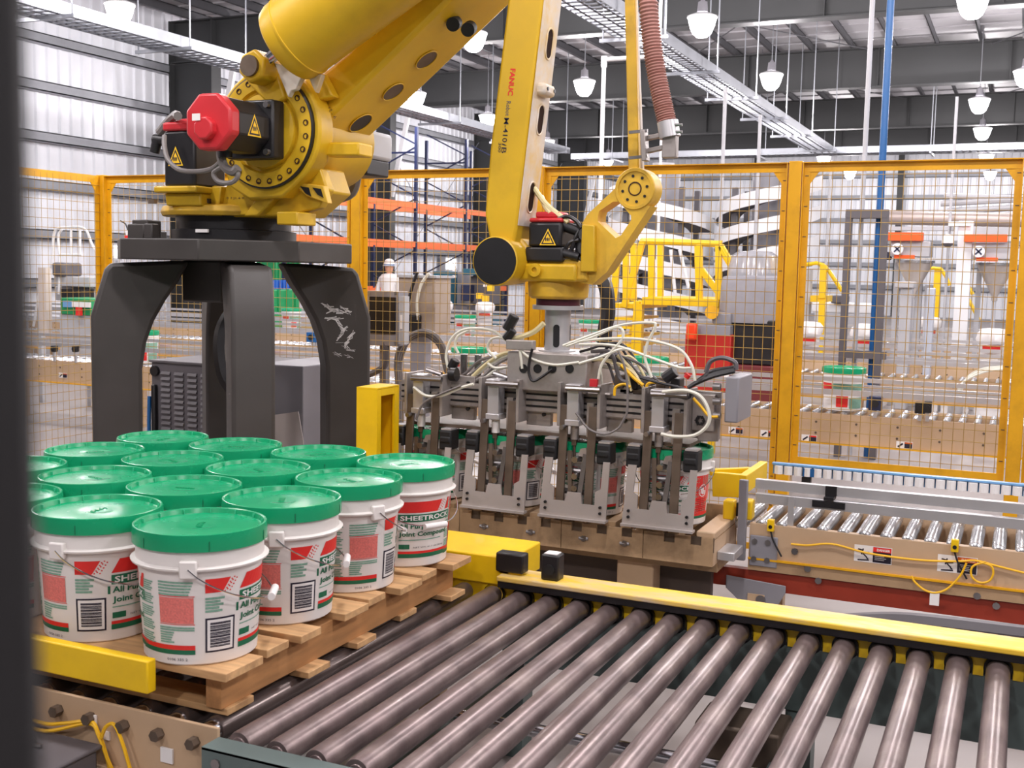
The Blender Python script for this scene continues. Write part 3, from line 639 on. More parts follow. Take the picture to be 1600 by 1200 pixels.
# lower link with oval windows on its underside
YA0, YA1 = 4.335, 4.76
poly = [(500,116),(541,83),(597,25),(705,-85),(790,-85),(705,-2),(572,128),(492,206),(478,240),(462,258),(452,240),(452,150),(470,128)]
MB().prism(PW(poly, YA0), (0, YA1-YA0, 0)).build('lower_link', Yel, rb, bev=.02)
MB().lathe([(RO-.03, 0), (RO-.03, .45)], (RC.x, 4.33, RC.z), 40, 'Y').build('link_hub', Yel, rb)
a0, a1 = W(705, -2, YA0), W(572, 128, YA0); dd = (a0-a1).normalized(); nn = Vector((dd.z, 0, -dd.x))
for f, r in ((-.455, .060), (.03, .056), (.51, .056)):
    p = a1+(a0-a1)*(f*.86)-dd*.02+Vector((0, .24, 0))+nn*.0035
    vs = [p+dd*(r*math.cos(2*math.pi*k/28))+Vector((0, r*math.sin(2*math.pi*k/28), 0)) for k in range(28)]
    mb = MB(); n_ = 28; mb.add(vs+[v-nn*.03 for v in vs], [tuple(range(n_))]); mb.build('oval_window', Black if f < 0 else Rust, rb, sm=False)
    MB().tube([v+nn*.001 for v in vs]+[vs[0]+nn*.001], .003, 6, 0).build('window_rim', Yel, rb)
for q_ in ((712, 35), (735, 43)):
    p = W(q_[0], q_[1], 4.5); MB().cyl(p, p+Vector((.012, -.05, -.02)), .03, n=16).build('rubber_stop', Rubber, rb)
MB().prism(PW([(470,128),(500,112),(520,150),(478,162)], 4.27), (0, .06, 0)).build('link_lug', Yel, rb, bev=.008); MB().prism(PW([(515,222),(560,222),(560,243),(500,243)], 4.30), (0, .12, 0)).build('link_lug', Yel, rb, bev=.008)
mb = MB(); o = W(503, 160, 4.268); 
flat_text(mb, '- ~ 12 - 6', W(503, 157, YA0-.0215), W(522, 186, YA0-.0215)-W(503, 157, YA0-.0215), (W(509, 154, YA0-.0215)-W(503, 157, YA0-.0215))*.8); mb.build('stencil_mark', InkP, rb, sm=False)
mb = MB(); flat_text(mb, '0 2 J1 6 0', W(354, 312, 4.2985), W(381, 312, 4.2985)-W(354, 312, 4.2985), (0, 0, .012)); mb.build('stencil_mark', InkP, rb, sm=False)
# spring balancer cylinder
YS = 4.13
ca, cb = W(446, 72, YS), W(668, -96, YS); ax = (cb-ca).normalized(); rs = .178
pr = [(0, 0), (rs*.86, 0), (rs*.95, .012), (rs, .04), (rs, .075), (rs+.004, .077), (rs+.004, .083), (rs, .085), (rs, 1.0), (0, 1.0)]
mb = MB(); X_ = ax.cross(Vector((0,1,0))).normalized(); Y_ = ax.cross(X_); vs = []; n_ = 48
for r, h in pr:
    for k in range(n_): g = 2*math.pi*k/n_; vs.append(ca+ax*h+X_*(r*math.cos(g))+Y_*(r*math.sin(g)))
mb.add(vs, [(i*n_+(k+1) % n_, i*n_+k, (i+1)*n_+k, (i+1)*n_+(k+1) % n_) for i in range(len(pr)-1) for k in range(n_)]); mb.build('balancer_cylinder', Yel, rb)
pv = W(404, 106, YS)
MB().cyl(ca+ax*.02, pv, .026, n=16).build('balancer_rod', Chrome, rb)
MB().prism([(pv.x+.075*math.cos(R(60*k+20)), YS-.05, pv.z+.075*math.sin(R(60*k+20))) for k in range(6)], (0, .13, 0)).build('balancer_knuckle', Yel, rb, bev=.012)
MB().cyl((pv.x-.005, YS-.065, pv.z), (pv.x-.005, YS-.04, pv.z), .045, n=24).build('knuckle_cap', Rust, rb)
MB().prism(PW([(385,128),(415,92),(433,112),(445,152),(425,170)], YS+.05), (0, .12, 0)).build('balancer_bracket', Yel, rb, bev=.01)
MB().prism(PW([(428,98),(466,108),(476,112),(462,140),(455,142),(450,152)], YS+.02), (0, .03, 0)).build('rear_bracket', YelWorn, rb, bev=.004)
MB().prism(PW([(478,112),(503,116),(493,145),(490,140)], YS+.04), (0, .03, 0)).build('rear_bracket', YelWorn, rb, bev=.004)
# motor on the far side of the link
mf = W(566, 238, 4.95)
MB().box((mf.x-.09, 4.86, mf.z-.04), (mf.x+.09, 5.1, mf.z+.10)).build('far_motor_top', GreyL, rb, bev=.02)
MB().box((mf.x-.08, 4.86, mf.z-.12), (mf.x+.08, 5.08, mf.z-.035)).build('far_motor_body', Black, rb, bev=.01)
tri_sticker((mf.x-.03, 4.855, mf.z-.0), (.05, 0, 0), (0, 0, .06), rb)
MB().tube([(mf.x, 4.9, mf.z-.1), (mf.x-.02, 4.88, mf.z-.2), (mf.x-.1, 4.85, mf.z-.24), (mf.x-.25, 4.8, mf.z-.34)], .03, 8).build('motor_cable', CabG, rb)
# forearm hanging from the elbow above the picture
YU0, YU1 = 4.36, 4.545
fp = [(806,-90),(862,-90),(849,0),(830,150),(808,352),(800,395),(768,395),(757,335),(765,235),(793,0)]
MB().prism(PW(fp, YU0), (0, YU1-YU0, 0)).build('forearm', Yel, rb, bev=.012)
f0, f1 = W(849, 0, YU0), W(808, 352, YU0); fd = (f1-f0); fn = Vector((-fd.z, 0, fd.x)).normalized()
fn = fn if fn.x > 0 else -fn
def on_side(t, y, k=.013): return f0+fd*t+Vector((0, y, 0))+fn*k*0
mb = MB().prism([on_side(-.24, .004)+fn*.0005, on_side(1.0, .004)+fn*.0005, on_side(1.0, .181)+fn*.0005, on_side(-.24, .181)+fn*.0005], fn*.002); mb.build('worn_side', YelWorn, rb, sm=False)
for t, L_ in ((.17, .125), (.51, .125), (.865, .13)):
    hw = .033; pts = []
    for k in range(20):
        a = 2*math.pi*k/20; sgn = 1 if math.sin(a) > 0 else -1
        pts.append(on_side(t, .105+hw*math.cos(a))+fd.normalized()*(hw*math.sin(a)+sgn*(L_/2-hw))+fn*.0035)
    mb = MB(); mb.add(pts, [tuple(range(20))]); mb.build('arm_slot', mat('slot_dark', (48, 32, 24), .95, var=.1, spec=.1), rb, sm=False)
    MB().tube(pts+[pts[0]], .004, 6, 0).build('slot_rim', YelWorn, rb)
p = on_side(.38, .09); MB().obox(p+fn*.012, (.06, .11, .05), Matrix.Identity(3)).build('side_lug', YelWorn, rb, bev=.015)
for dy in (-.035, .035): MB().cyl(p+Vector((.03, dy, 0)), p+Vector((.045, dy, 0)), .008, n=8).build('lug_bolt', Black, rb)
# lettering down the forearm
def vtext(body, top, bot, wpx, mt, shear=0, bold=.02):
    a, b = W(top[0], top[1], YU0-.0012), W(bot[0], bot[1], YU0-.0012); ux = b-a; n_ = Vector((-ux.z, 0, ux.x)).normalized()
    if n_.x < 0: n_ = -n_
    mb = MB(); flat_text(mb, body, a, ux, n_*wpx, bold, shear); mb.build('lettering', mt, rb, sm=False)
vtext('FANUC', (797.5,107), (793,149), .024, RedP, bold=.03); vtext('Robot', (791.5,158), (789.5,181), .020, GreyD, bold=0); vtext('M-410', (788,184), (784.5,222), .022, InkP, bold=.004); vtext('i', (784.5,224), (784.2,228), .02, InkP, .2); vtext('B', (784,230), (783,239), .022, InkP, bold=.004); vtext('300', (779,223), (778,238), .013, InkP, bold=0)
# wrist
drum = W(773, 408, 4.30)
MB().lathe([(0, 0), (.098, 0)], (drum.x, 4.30, drum.z), 36, 'Y').build('drum_cap', Black, rb)
MB().lathe([(.098, 0), (.103, .004), (.103, .05), (.095, .24)], (drum.x, 4.299, drum.z), 36, 'Y').build('wrist_drum', Yel, rb)
MB().prism(PW([(795,372),(815,372),(838,405),(912,405),(918,440),(780,440),(770,425)], 4.42), (0, .2, 0)).build('wrist_body', YelW, rb, bev=.014)
wx = W(873, 440, YR); WXc = wx.x
MB().box((WXc-.135, YR-.15, W(873,440,YR-.15).z), (WXc+.135, YR+.15, W(873,412,YR-.15).z)).build('wrist_plate', Yel, rb, bev=.012)
p = W(836, 422, YR-.16); MB().lathe([(.028, .03), (.028, -.01), (.012, -.01), (.011, 0), (0, 0)], p, 20, 'Y').build('pivot_boss', Yel, rb)
MB().lathe([(.0, 0), (.115, 0), (.128, .01), (.132, .06), (.128, .085), (0, .085)], (WXc, YR, W(873,468,YR-.13).z), 32).build('wrist_flange', YelW, rb, bev=.003)
zf = W(873,468,YR-.13).z
MB().lathe([(0, -.028), (.095, -.028), (.095, 0), (0, 0)], (WXc, YR, zf), 32).build('flange_ring', mat('dark_red_ring', (74, 22, 36), .35, var=.05), rb)
mt_ = W(852, 408, 4.42)
MB().box((mt_.x-.085, 4.40, W(852,409,4.4).z), (mt_.x+.085, 4.57, W(852,386,4.4).z)).build('wrist_motor_base', Black, rb, bev=.008)
zm0, zm1, zm2 = W(852,386,4.4).z, W(852,347,4.4).z, W(852,330,4.4).z
MB().box((mt_.x-.075, 4.405, zm0), (mt_.x+.075, 4.56, zm1)).build('wrist_motor', Black, rb, bev=.012)
MB().box((mt_.x-.075, 4.41, zm1), (mt_.x+.075, 4.555, zm1+.018)).box((mt_.x-.055, 4.43, zm1+.018), (mt_.x+.055, 4.54, zm2)).build('wrist_motor_cap', Red, rb, bev=.008)
tri_sticker((mt_.x-.012, 4.3985, zm0+.012), (.06, 0, 0), (0, 0, .055), rb)
for (aa, bb, rr) in [((878,352,4.45),(906,362,4.45),.022), ((878,395,4.42),(905,402,4.42),.018), ((908,350,4.45),(906,398,4.45),.02), ((915,366,4.42),(915,372,4.5),.03), ((913,388,4.42),(913,392,4.5),.028)]:
    MB().cyl(W(*aa), W(*bb), rr, n=12).build('wrist_connector', Black, rb)
for pts in ([(868,345),(885,338),(900,345),(908,356)], [(880,398),(890,380),(905,375)], [(905,402),(912,415),(905,420)], [(906,360),(898,375),(893,390),(885,400)]):
    MB().tube([W(a, b, 4.43) for a, b in pts], .009, 6).build('wrist_cable', Black, rb)
MB().box(W(872,384,4.41), W(882,366,4.46)).build('sensor_tab', YelP, rb, sm=False)
MB().tube([W(830,288,4.5), W(852,318,4.46), W(872,335,4.44), W(888,347,4.44)], .012, 8).tube([W(846,308,4.5), W(852,322,4.46), W(860,334,4.44)], .012, 8).build('air_hose', HoseY, rb)
# triangular link with its window
YT = 4.44
outer = [(905,425),(903,352),(912,338),(972,284)]
ctr = W(992, 295, YT)
def tri_link(y, th):
    P0 = [W(a, b, y) for a, b in [(898,440),(906,420),(909,350),(918,335),(970,286)]]
    rr = .085; arc = []
    for k in range(13): a = R(135-k*15.5); arc.append(Vector((ctr.x+rr*math.cos(a), y, ctr.z+rr*math.sin(a))))
    P1 = [W(a, b, y) for a, b in [(1016,322),(948,425),(925,445)]]
    out = P0+arc+P1
    win = [W(a, b, y) for a, b in [(934,338),(936,330),(958,315),(968,315),(973,322),(986,337),(986,344),(970,368),(962,372),(934,346)]]
    bm = bmesh.new()
    vo = [bm.verts.new(p) for p in out]; vi = [bm.verts.new(p) for p in win]
    es = [bm.edges.new((l[i], l[(i+1) % len(l)])) for l in (vo, vi) for i in range(len(l))]
    bmesh.ops.triangle_fill(bm, use_beauty=True, use_dissolve=False, edges=es)
    r = bmesh.ops.extrude_face_region(bm, geom=bm.faces[:]); bmesh.ops.translate(bm, verts=[g for g in r['geom'] if isinstance(g, bmesh.types.BMVert)], vec=(0, th, 0))
    bmesh.ops.recalc_face_normals(bm, faces=bm.faces[:])
    mb = MB(); bm.verts.index_update(); mb.add([v.co for v in bm.verts], [tuple(v.index for v in f.verts) for f in bm.faces]); bm.free(); return mb
tri_link(YT, .10).build('triangle_link', YelW, rb, ang=30)
MB().lathe([(.085, .0), (.082, -.006), (.070, -.006), (.068, .002), (.030, .002), (.028, .004)], (ctr.x, YT, ctr.z), 32, 'Y').build('link_pivot', YelW, rb)
MB().lathe([(.029, .0), (.027, -.003), (.024, -.003), (.022, .003), (0, .003)], (ctr.x, YT, ctr.z), 24, 'Y').build('pivot_centre', MATS['bolt_brown'], rb)
for k in range(8):
    a = R(45*k+10); MB().cyl((ctr.x+.052*math.cos(a), YT-.003, ctr.z+.052*math.sin(a)), (ctr.x+.052*math.cos(a), YT+.003, ctr.z+.052*math.sin(a)), .006, n=8).build('pivot_bolt', Black, rb)
MB().prism(PW([(909,350),(929,352),(929,425),(906,425)], YT-.03), (0, .03, 0)).build('link_rib', Yel, rb, bev=.005)
for k in (0, 1):
    y = YT+.03+k*.045
    MB().bar(W(984, -90, y), W(992+k*6, 285, y), .045, .03, up=(0,1,0)).build('parallel_rod', [YelW, YelWorn][k], rb, bev=.005)
# hose with ribs and its bracket
hp = [(1012,-80),(1013,0),(1018,60),(1025,110),(1034,155),(1043,195)]
base = [W(a, b, 4.42) for a, b in hp]
mb = MB().tube(base, lambda t: .036+.0035*math.sin(t*2*math.pi*52), 16, 60)
hs = thing('ribbed_hose', 'brown ribbed hose hanging beside the robot rod', 'hose', base[-1]); mb.build('hose', HoseB, hs, ang=80)
MB().cyl(W(1043,190,4.42), W(1047,215,4.42), .042, n=16).build('hose_clamp', AluR, hs)
br = W(1030, 225, 4.43)
MB().box(W(1038,248,4.44), W(1057,208,4.40)).build('clamp_plate', Alu, hs, bev=.004)
for yy in (212, 232):
    MB().bar(W(1003, yy+6, 4.43), W(1040, yy-2, 4.43), .03, .018).build('clamp_arm', Alu, hs, bev=.003)
MB().bar(W(1006,204,4.41), W(1009,252,4.41), .02, .05, up=(0,1,0)).build('clamp_upright', Alu, hs, bev=.003)
for yy in (207, 247): MB().bar(W(983, yy, 4.40), W(1012, yy-3, 4.40), .01, .012).build('clamp_strap', Steel, hs)
for yy in (195, 206): MB().cyl(W(1050, yy, 4.40), W(1066, yy, 4.40), .006, n=8).build('clamp_bolt', Steel, hs)
# ------------------------------------------------------------------ gripper
gp = thing('pail_gripper', 'oily aluminium gripper with four clamps and white air tubes hanging from the robot wrist', 'gripper', (WXc, YR, .6))
zt0 = zf-.028; zhub = W(870, 552, 4.42).z
MB().lathe([(0, 0), (.11, 0), (.11, -.018), (.06, -.02)], (WXc, YR, zt0), 32).build('mount_disc', AluR, gp)
mb = MB().lathe([(.056, zt0-.02), (.056, zhub+.005), (.08, zhub+.004), (.08, zhub-.005)], (WXc, YR, 0), 32); mb.build('tool_tube', AluR, gp)
for a in (.30, 1.9, -1.2):
    p = Vector((WXc+.057*math.sin(a), YR-.057*math.cos(a), zt0-.13)); d_ = Vector((math.cos(a), math.sin(a), 0))
    pts = []
    for k in range(16):
        g = 2*math.pi*k/16; sg = 1 if math.sin(g) > 0 else -1; pts.append(p+d_*(.014*math.cos(g))+Vector((0, 0, .014*math.sin(g)+sg*.035)))
    mb = MB(); mb.add(pts, [tuple(range(16))]); mb.build('tube_slot', Black, gp, sm=False)
hx0, hx1 = W(792, 575, 4.40).x, W(917, 575, 4.40).x; hz0 = W(850, 612, 4.40).z
MB().box((hx0, 4.40, hz0), (hx1, 4.72, zhub)).build('hub_box', Alu, gp, bev=.006)
for x_ in (818, 840, 863, 890):
    p = W(x_, 576, 4.399); MB().lathe([(.019, 0), (.019, -.002), (.0165, -.002), (.016, .0), (0, .0)], p, 20, 'Y').build('hub_hole', Black, gp)
MB().box(W(790, 546, 4.39), W(838, 532, 4.43)).build('hub_bar', Alu, gp, bev=.004)
zb0, zb1 = W(880, 647, 4.45).z, W(880, 609, 4.45).z
bx0, bx1 = W(628, 640, 4.45).x, W(1095, 650, 4.45).x
mb = MB().box((bx0, 4.45, zb0), (bx1, 4.60, zb1))
for k in range(4): z_ = zb0+(zb1-zb0)*(k+.5)/4; mb.box((bx0, 4.444, z_-.008), (bx1, 4.45, z_+.008))
mb.build('cross_beam', Alu, gp, sm=False)
for k in (1, 2, 3): z_ = zb0+(zb1-zb0)*k/4; MB().box((bx0, 4.4435, z_-.003), (bx1, 4.449, z_+.003)).build('beam_slot', Black, gp, sm=False)
MB().box((hx0-.06, 4.42, zb1-.01), (hx1+.1, 4.7, hz0+.01)).build('hub_base', Alu, gp, bev=.006)
mb = MB()
for k in range(2):
    for j in range(2): mb.cyl((bx0-.02, 4.50+.05*j, zb0+.03+.05*k), (bx0+.02, 4.50+.05*j, zb0+.03+.05*k), .016, n=4)
mb.build('beam_end', Black, gp, sm=False)
MB().box((bx0+.06, 4.41, .952), (bx1-.03, 4.74, .966)).build('lid_shade_plate', Rust, gp, sm=False)  # plate added just above the pail lids to keep them in shade
GBX = [-2.385, -2.02, -1.655, -1.29]
def clamp(xc, idx):
    n_ = node('clamp', gp); B = lambda mb, nm, mt, **k: mb.build(nm, mt, n_, **k)
    z0 = W(905, 668, 4.37).z; zb1 = W(905, 607, 4.37).z
    for s in (-1, 1): B(MB().box((xc+s*.088-.007, 4.365, z0), (xc+s*.088+.007, 4.52, zb1+.02)), 'bracket_plate', Alu, bev=.002)
    B(MB().box((xc+.088, 4.47, z0-.02), (xc+.2, 4.50, zb1+.01)), 'face_plate', Alu, bev=.002)
    B(MB().box((xc-.088, 4.49, z0), (xc+.088, 4.50, zb1)), 'back_plate', Alu)
    B(MB().box((xc-.052, 4.365, z0+.02), (xc+.0, 4.43, zb1+.012)).box((xc-.058, 4.36, zb1-.01), (xc+.006, 4.44, zb1+.016)).box((xc-.058, 4.36, z0+.005), (xc+.006, 4.44, z0+.03)), 'air_cylinder', AluR, bev=.003)
    B(MB().box((xc+.03, 4.385, z0-.04), (xc+.06, 4.40, zb1-.06)), 'guide_strip', Alu)
    B(MB().cyl((xc-.026, 4.40, z0-.055), (xc-.026, 4.40, z0+.01), .018, n=16), 'sleeve', WhiteP if idx < 2 else Alu)
    B(MB().box((xc-.036, 4.39, z0-.08), (xc-.016, 4.41, z0-.05)).cyl((xc-.026, 4.40, z0-.13), (xc-.026, 4.40, z0-.06), .007, n=8), 'piston_rod', Rust)
    B(MB().prism([(xc+.0, 4.375, z0-.12), (xc+.045, 4.375, z0-.125), (xc+.035, 4.375, z0-.085), (xc+.01, 4.375, z0-.09)], (0, .02, 0)), 'rocker', Alu)
    for dx in (-.068, .058): B(MB().bar((xc+dx, 4.352, .68), (xc+dx+.004, 4.378, z0+.09), .036, .012, up=(0,1,0)), 'strap', Rust, bev=.002)
    B(MB().bar((xc-.018, 4.348, .655), (xc-.036, 4.376, z0-.1), .018, .01, up=(0,1,0)), 'link_bar', Rust)
    B(MB().bar((xc+.012, 4.348, .655), (xc+.034, 4.376, z0-.11), .02, .01, up=(0,1,0)), 'link_bar', mat('grey_link', (110, 104, 100), .45, metal=.5))
    for z_ in (.75, .80, .87): B(MB().cyl((xc-.004, 4.345, z_), (xc-.004, 4.40, z_), .013, n=12), 'pivot_pin', Steel)
    for z_ in (.73, .82): B(MB().cyl((xc-.07, 4.385, z_), (xc+.065, 4.385, z_), .012, n=10), 'spindle', Steel)
    for s in (-1, 1):
        B(MB().box((xc+s*.119-.03, 4.35, .86), (xc+s*.119+.03, 4.43, .945)).box((xc+s*.119-.026, 4.345, .89), (xc+s*.119+.026, 4.36, .92)), 'rubber_pad', Rubber, bev=.008)
        B(MB().box((xc+s*.119-.025, 4.36, .946), (xc+s*.119+.025, 4.42, .953)), 'pad_clip', AluR)
    # comb-shaped fork plate
    pr = [(-.152, .632), (.143, .632), (.15, .872), (.122, .872), (.116, .76), (.092, .745), (.092, .69), (.036, .69), (.03, .735), (-.03, .735), (-.04, .695), (-.09, .695), (-.09, .75), (-.11, .76), (-.10, .872), (-.136, .872)]
    bm = [(xc+a, 4.342+(b-.632)*.05, b) for a, b in pr]
    mb = MB(); n1 = len(bm); v_ = Vector((0, -.008, 0))
    bmx = bmesh.new(); vv = [bmx.verts.new(p) for p in bm]; es = [bmx.edges.new((vv[i], vv[(i+1) % n1])) for i in range(n1)]
    bmesh.ops.triangle_fill(bmx, use_beauty=True, edges=es); r_ = bmesh.ops.extrude_face_region(bmx, geom=bmx.faces[:]); bmesh.ops.translate(bmx, verts=[g for g in r_['geom'] if isinstance(g, bmesh.types.BMVert)], vec=v_)
    bmesh.ops.recalc_face_normals(bmx, faces=bmx.faces[:]); bmx.verts.index_update()
    mb.add([v.co for v in bmx.verts], [tuple(v.index for v in f.verts) for f in bmx.faces]); bmx.free()
    mb.box((xc-.154, 4.32, .622), (xc+.146, 4.36, .632)); B(mb, 'fork_plate', mat('fork_aluminium', (186, 178, 174), .45, metal=.4, var=.12, scale=10, dirt=(120, 108, 100), dirt_amt=.4), sm=False)
    for dx in (-.125, .118):
        for z_ in (.66, .685): B(MB().cyl((xc+dx, 4.328, z_), (xc+dx, 4.337, z_), .006, n=8), 'plate_bolt', Black)
    for s in (-1, 1):
        for z_ in (zb1-.02, z0+.03): B(MB().cyl((xc+.2-.03 if s > 0 else xc-.105, 4.462, z_), (xc+.2-.03 if s > 0 else xc-.105, 4.47, z_), .009, n=8), 'bracket_bolt', Black)
    B(MB().cyl((xc-.05, 4.35, zb1-.0), (xc+.1, 4.35, zb1+.002), .012, n=10), 'air_fitting', Steel)
    B(MB().cyl((xc-.06, 4.36, z0+.0), (xc-.06, 4.33, z0+.0), .01, n=8), 'air_fitting', Steel)
for i, x in enumerate(GBX): clamp(x, i)
MB().box(W(1080, 672, 4.44), W(1123, 615, 4.5)).prism(PW([(1085,655),(1125,655),(1122,690),(1090,690)], 4.46), (0, .012, 0)).build('end_bracket', Alu, gp, bev=.004)
mb = MB(); p = W(1094, 657, 4.435); mb.lathe([(.02, 0), (.02, -.003), (.012, -.003)], p, 12, 'Y')
for k in range(6): g = R(60*k); mb.bar(p+Vector((.008*math.cos(g), -.003, .008*math.sin(g))), p+Vector((.022*math.cos(g), -.003, .022*math.sin(g))), .006, .005)
mb.build('profile_end', Black, gp, sm=False)
cb_ = node('control_box', gp)
MB().box(W(1131, 660, 4.36), (W(1155, 590, 4.36).x, 4.60, W(1155, 590, 4.36).z)).build('box_case', GreyM, cb_, bev=.006)
for y_ in (605, 628, 650):
    p = W(1126, y_, 4.40); MB().cyl(p, p+Vector((-.03, 0, 0)), .014, n=12).build('box_gland', Steel, cb_)
def hose(pts, r, mt, Y=4.4, nm='air_tube'):
    MB().tube([W(a[0], a[1], a[2] if len(a) > 2 else Y) for a in pts], r, 6, 6).build(nm, mt, gp)
TW = WhiteH; r_ = .0062
hose([(880,540),(920,525),(970,508),(1015,504),(1024,510),(1012,535),(1008,560),(1018,590)], r_, TW)
hose([(885,541),(930,525),(960,512),(972,515),(972,530),(955,550),(940,570),(935,592)], r_, TW)
hose([(890,535),(950,529),(1010,531),(1060,545),(1080,570),(1086,595)], r_, TW)
hose([(905,538),(960,540),(1020,560),(1060,574),(1080,575)], r_, TW)
hose([(905,568),(940,557),(965,547),(980,545)], r_, TW)
hose([(812,545),(830,560),(865,570),(905,566)], r_, TW)
hose([(812,545),(815,565),(816,576)], r_, TW)
hose([(700,575),(697,555),(705,530),(722,516),(745,513),(770,517),(785,527),(800,535)], r_, TW, 4.45)
hose([(716,552),(711,540),(716,525),(735,515)], r_, TW, 4.5)
hose([(775,560),(762,545),(768,530),(785,528),(800,540)], r_, TW, 4.45)
hose([(730,600),(745,582),(765,565),(785,553),(800,550)], .009, HoseY, 4.5)
hose([(735,598),(755,588),(775,570),(800,556)], .008, CabG, 4.48)
hose([(850,505),(835,518),(815,526),(800,530)], .012, HoseY, 4.44)
hose([(762,568),(775,575),(800,572)], r_, TW, 4.46)
hose([(966,548),(975,570),(980,600),(980,640),(975,655),(965,670),(945,678),(920,670),(900,645)], .005, CabG, 4.35)
hose([(1035,612),(1070,610),(1095,620),(1108,645),(1105,665),(1085,680),(1055,682),(1033,678)], .0075, WhiteH, 4.32)
hose([(1000,590),(1030,598),(1060,605),(1078,612),(1075,622),(1050,618)], .006, Black, 4.36)
hose([(646,605),(665,618),(690,618),(720,606),(740,600)], .007, WhiteH, 4.35)
hose([(650,655),(662,630),(690,615),(720,603)], .005, CabG, 4.34)
hose([(832,545),(828,560),(826,580),(832,595),(845,590),(863,577)], .006, Black, 4.385)
hose([(960,618),(962,605),(975,600),(985,605)], .006, CabY, 4.4)
hose([(970,570),(990,590),(1005,602)], .007, CabY, 4.42); hose([(1010,610),(1012,600),(1025,597),(1040,600)], .006, CabY, 4.42)
hose([(1083,622),(1095,635),(1108,650),(1122,651)], .006, CabY, 4.38); hose([(965,555),(975,565),(990,582),(1000,600)], .008, HoseY, 4.45)
rh = random.Random(3)
for k in range(12):
    x0_ = rh.uniform(905, 960); x1_ = rh.uniform(930, 1075); hose([(x0_, rh.uniform(545, 575)), (x0_*.6+x1_*.4+rh.uniform(-10, 10), rh.uniform(535, 580)), (x0_*.25+x1_*.75, rh.uniform(555, 595)), (x1_, rh.uniform(590, 612))], rh.choice([.005, .006, .009]), rh.choice([WhiteH, WhiteH, HoseY, Black, GreyD]), rh.uniform(4.42, 4.56))
for k in range(5):
    x0_ = rh.uniform(700, 760); hose([(x0_, rh.uniform(590, 605)), (x0_+20, rh.uniform(570, 590)), (x0_+45, rh.uniform(555, 580)), (795, rh.uniform(548, 570))], rh.choice([.005, .007]), rh.choice([WhiteH, HoseY, CabG]), rh.uniform(4.44, 4.55))
for k in range(4): hose([(1075+k*3,606-k*2),(1090+k*3,598-k*3),(1115,588-k*3),(1148,580-k*2)], .009, Black, 4.42+.03*k)
hose([(1103,582),(1110,565),(1128,559),(1148,566),(1150,578)], .01, GreyD, 4.46)
hose([(960,552),(972,568),(985,585),(1000,595)], .012, GreyD, 4.5); hose([(925,560),(945,556),(962,562),(975,575)], .01, Black, 4.5)
for (a, b, y, r) in [((792,515),(804,493),4.42,.024), ((790,530),(802,515),4.42,.02), ((1038,592),(1055,580),4.42,.024), ((705,575),(712,562),4.46,.022)]:
    MB().cyl(W(*a, y), W(*b, y), r, n=10).build('solenoid_valve', Black, gp, bev=.003)
MB().cyl(W(704,585,4.42), W(714,585,4.42), .03, n=16).build('pressure_gauge', Black, gp)
MB().box(W(921,592,4.38), W(935,605,4.40)).build('red_fitting', Red, gp, bev=.002)
MB().cyl(W(1072,590,4.42), W(1076,585,4.42), .012, n=10).build('indicator_lamp', RedP, gp)
for a, b in (((667,577),(690,585)), ((772,583),(800,592))): MB().cyl(W(*a, 4.43), W(*b, 4.43), .011, n=10).build('lever_rod', Steel, gp)
MB().box((bx0+.25, 4.5, zb1), (hx0-.02, 4.62, zb1+.03)).build('manifold', Rust, gp, bev=.004); MB().box((hx1+.12, 4.47, zb1), (bx1-.1, 4.62, zb1+.02)).build('manifold', Rust, gp, bev=.004)
for k in range(5):
    x_ = hx1+.1+k*.06; MB().box((x_, 4.46, zb1+.02), (x_+.04, 4.53, zb1+.075)).build('valve_block', [Rust, Black, GreyD, Rust, Black][k], gp, bev=.004)
for k in range(3):
    x_ = bx0+.26+k*.07; MB().cyl((x_, 4.55, zb1+.03), (x_, 4.55, zb1+.12), .016, n=10).build('shock_absorber', Steel, gp)
# pails in the clamps
for i, x in enumerate(GBX):
    o = copy_tree(pp); o.location = (x, 4.555, .622); o.rotation_euler = (0, 0, aim(x, 4.55)+R([20, 8, 45, -95][i]))
    tag(o, 'green-lidded white pail held in the gripper, %s clamp from the left' % ORD[i], 'pail', 'pails held by the gripper')
# ------------------------------------------------------------------ pick-up table under the gripper
tb = thing('pickup_table', 'oily tan steel table with notched front under the gripper', 'conveyor table', (-1.8, 4.6, 0))
TX0, TX1, TY = -2.62, -1.07, 4.375
zt_, zlo = .600, .485
x = TX0; k = 0
segs = [(-2.62, -2.2), (-2.2, -1.72), (-1.72, -1.36), (-1.36, -1.07)]
for a, b in segs:
    pl = [(a, zlo), (b-.003, zlo), (b-.003, zt_)]
    cx = b-.05
    while cx-.05 > a+.02:
        pl += [(cx, zt_), (cx, zt_-.035), (cx-.045, zt_-.035), (cx-.045, zt_)]; cx -= .11
    pl.append((a, zt_))
    MB().prism([(p[0], TY, p[1]) for p in pl], (0, .01, 0)).build('front_panel', TanD, tb, sm=False)
for xx in (-2.5, -2.32, -2.08, -1.86, -1.62, -1.44): MB().cyl((xx, TY-.008, zt_-.062), (xx, TY, zt_-.062), .013, n=6).cyl((xx-.02, TY-.003, zt_-.062), (xx+.02, TY, zt_-.062), .007, n=6).build('slot_bolt', Steel, tb)
for k in range(21): MB().box((TX0+k*.068, TY+.012, zt_-.02), (TX0+k*.068+.045, 4.76, zt_+.018)).build('support_slat', TanD, tb, sm=False)
MB().box((TX0, TY+.0105, zt_-.06), (TX1, TY+.0118, zt_)).build('backing_strip', Rust, tb, sm=False)  # dark strip added so the front notches look shaded, not bright
MB().box((TX0, 4.76, zlo), (TX1, 4.78, zt_+.06)).build('rear_panel', TanD, tb, sm=False)
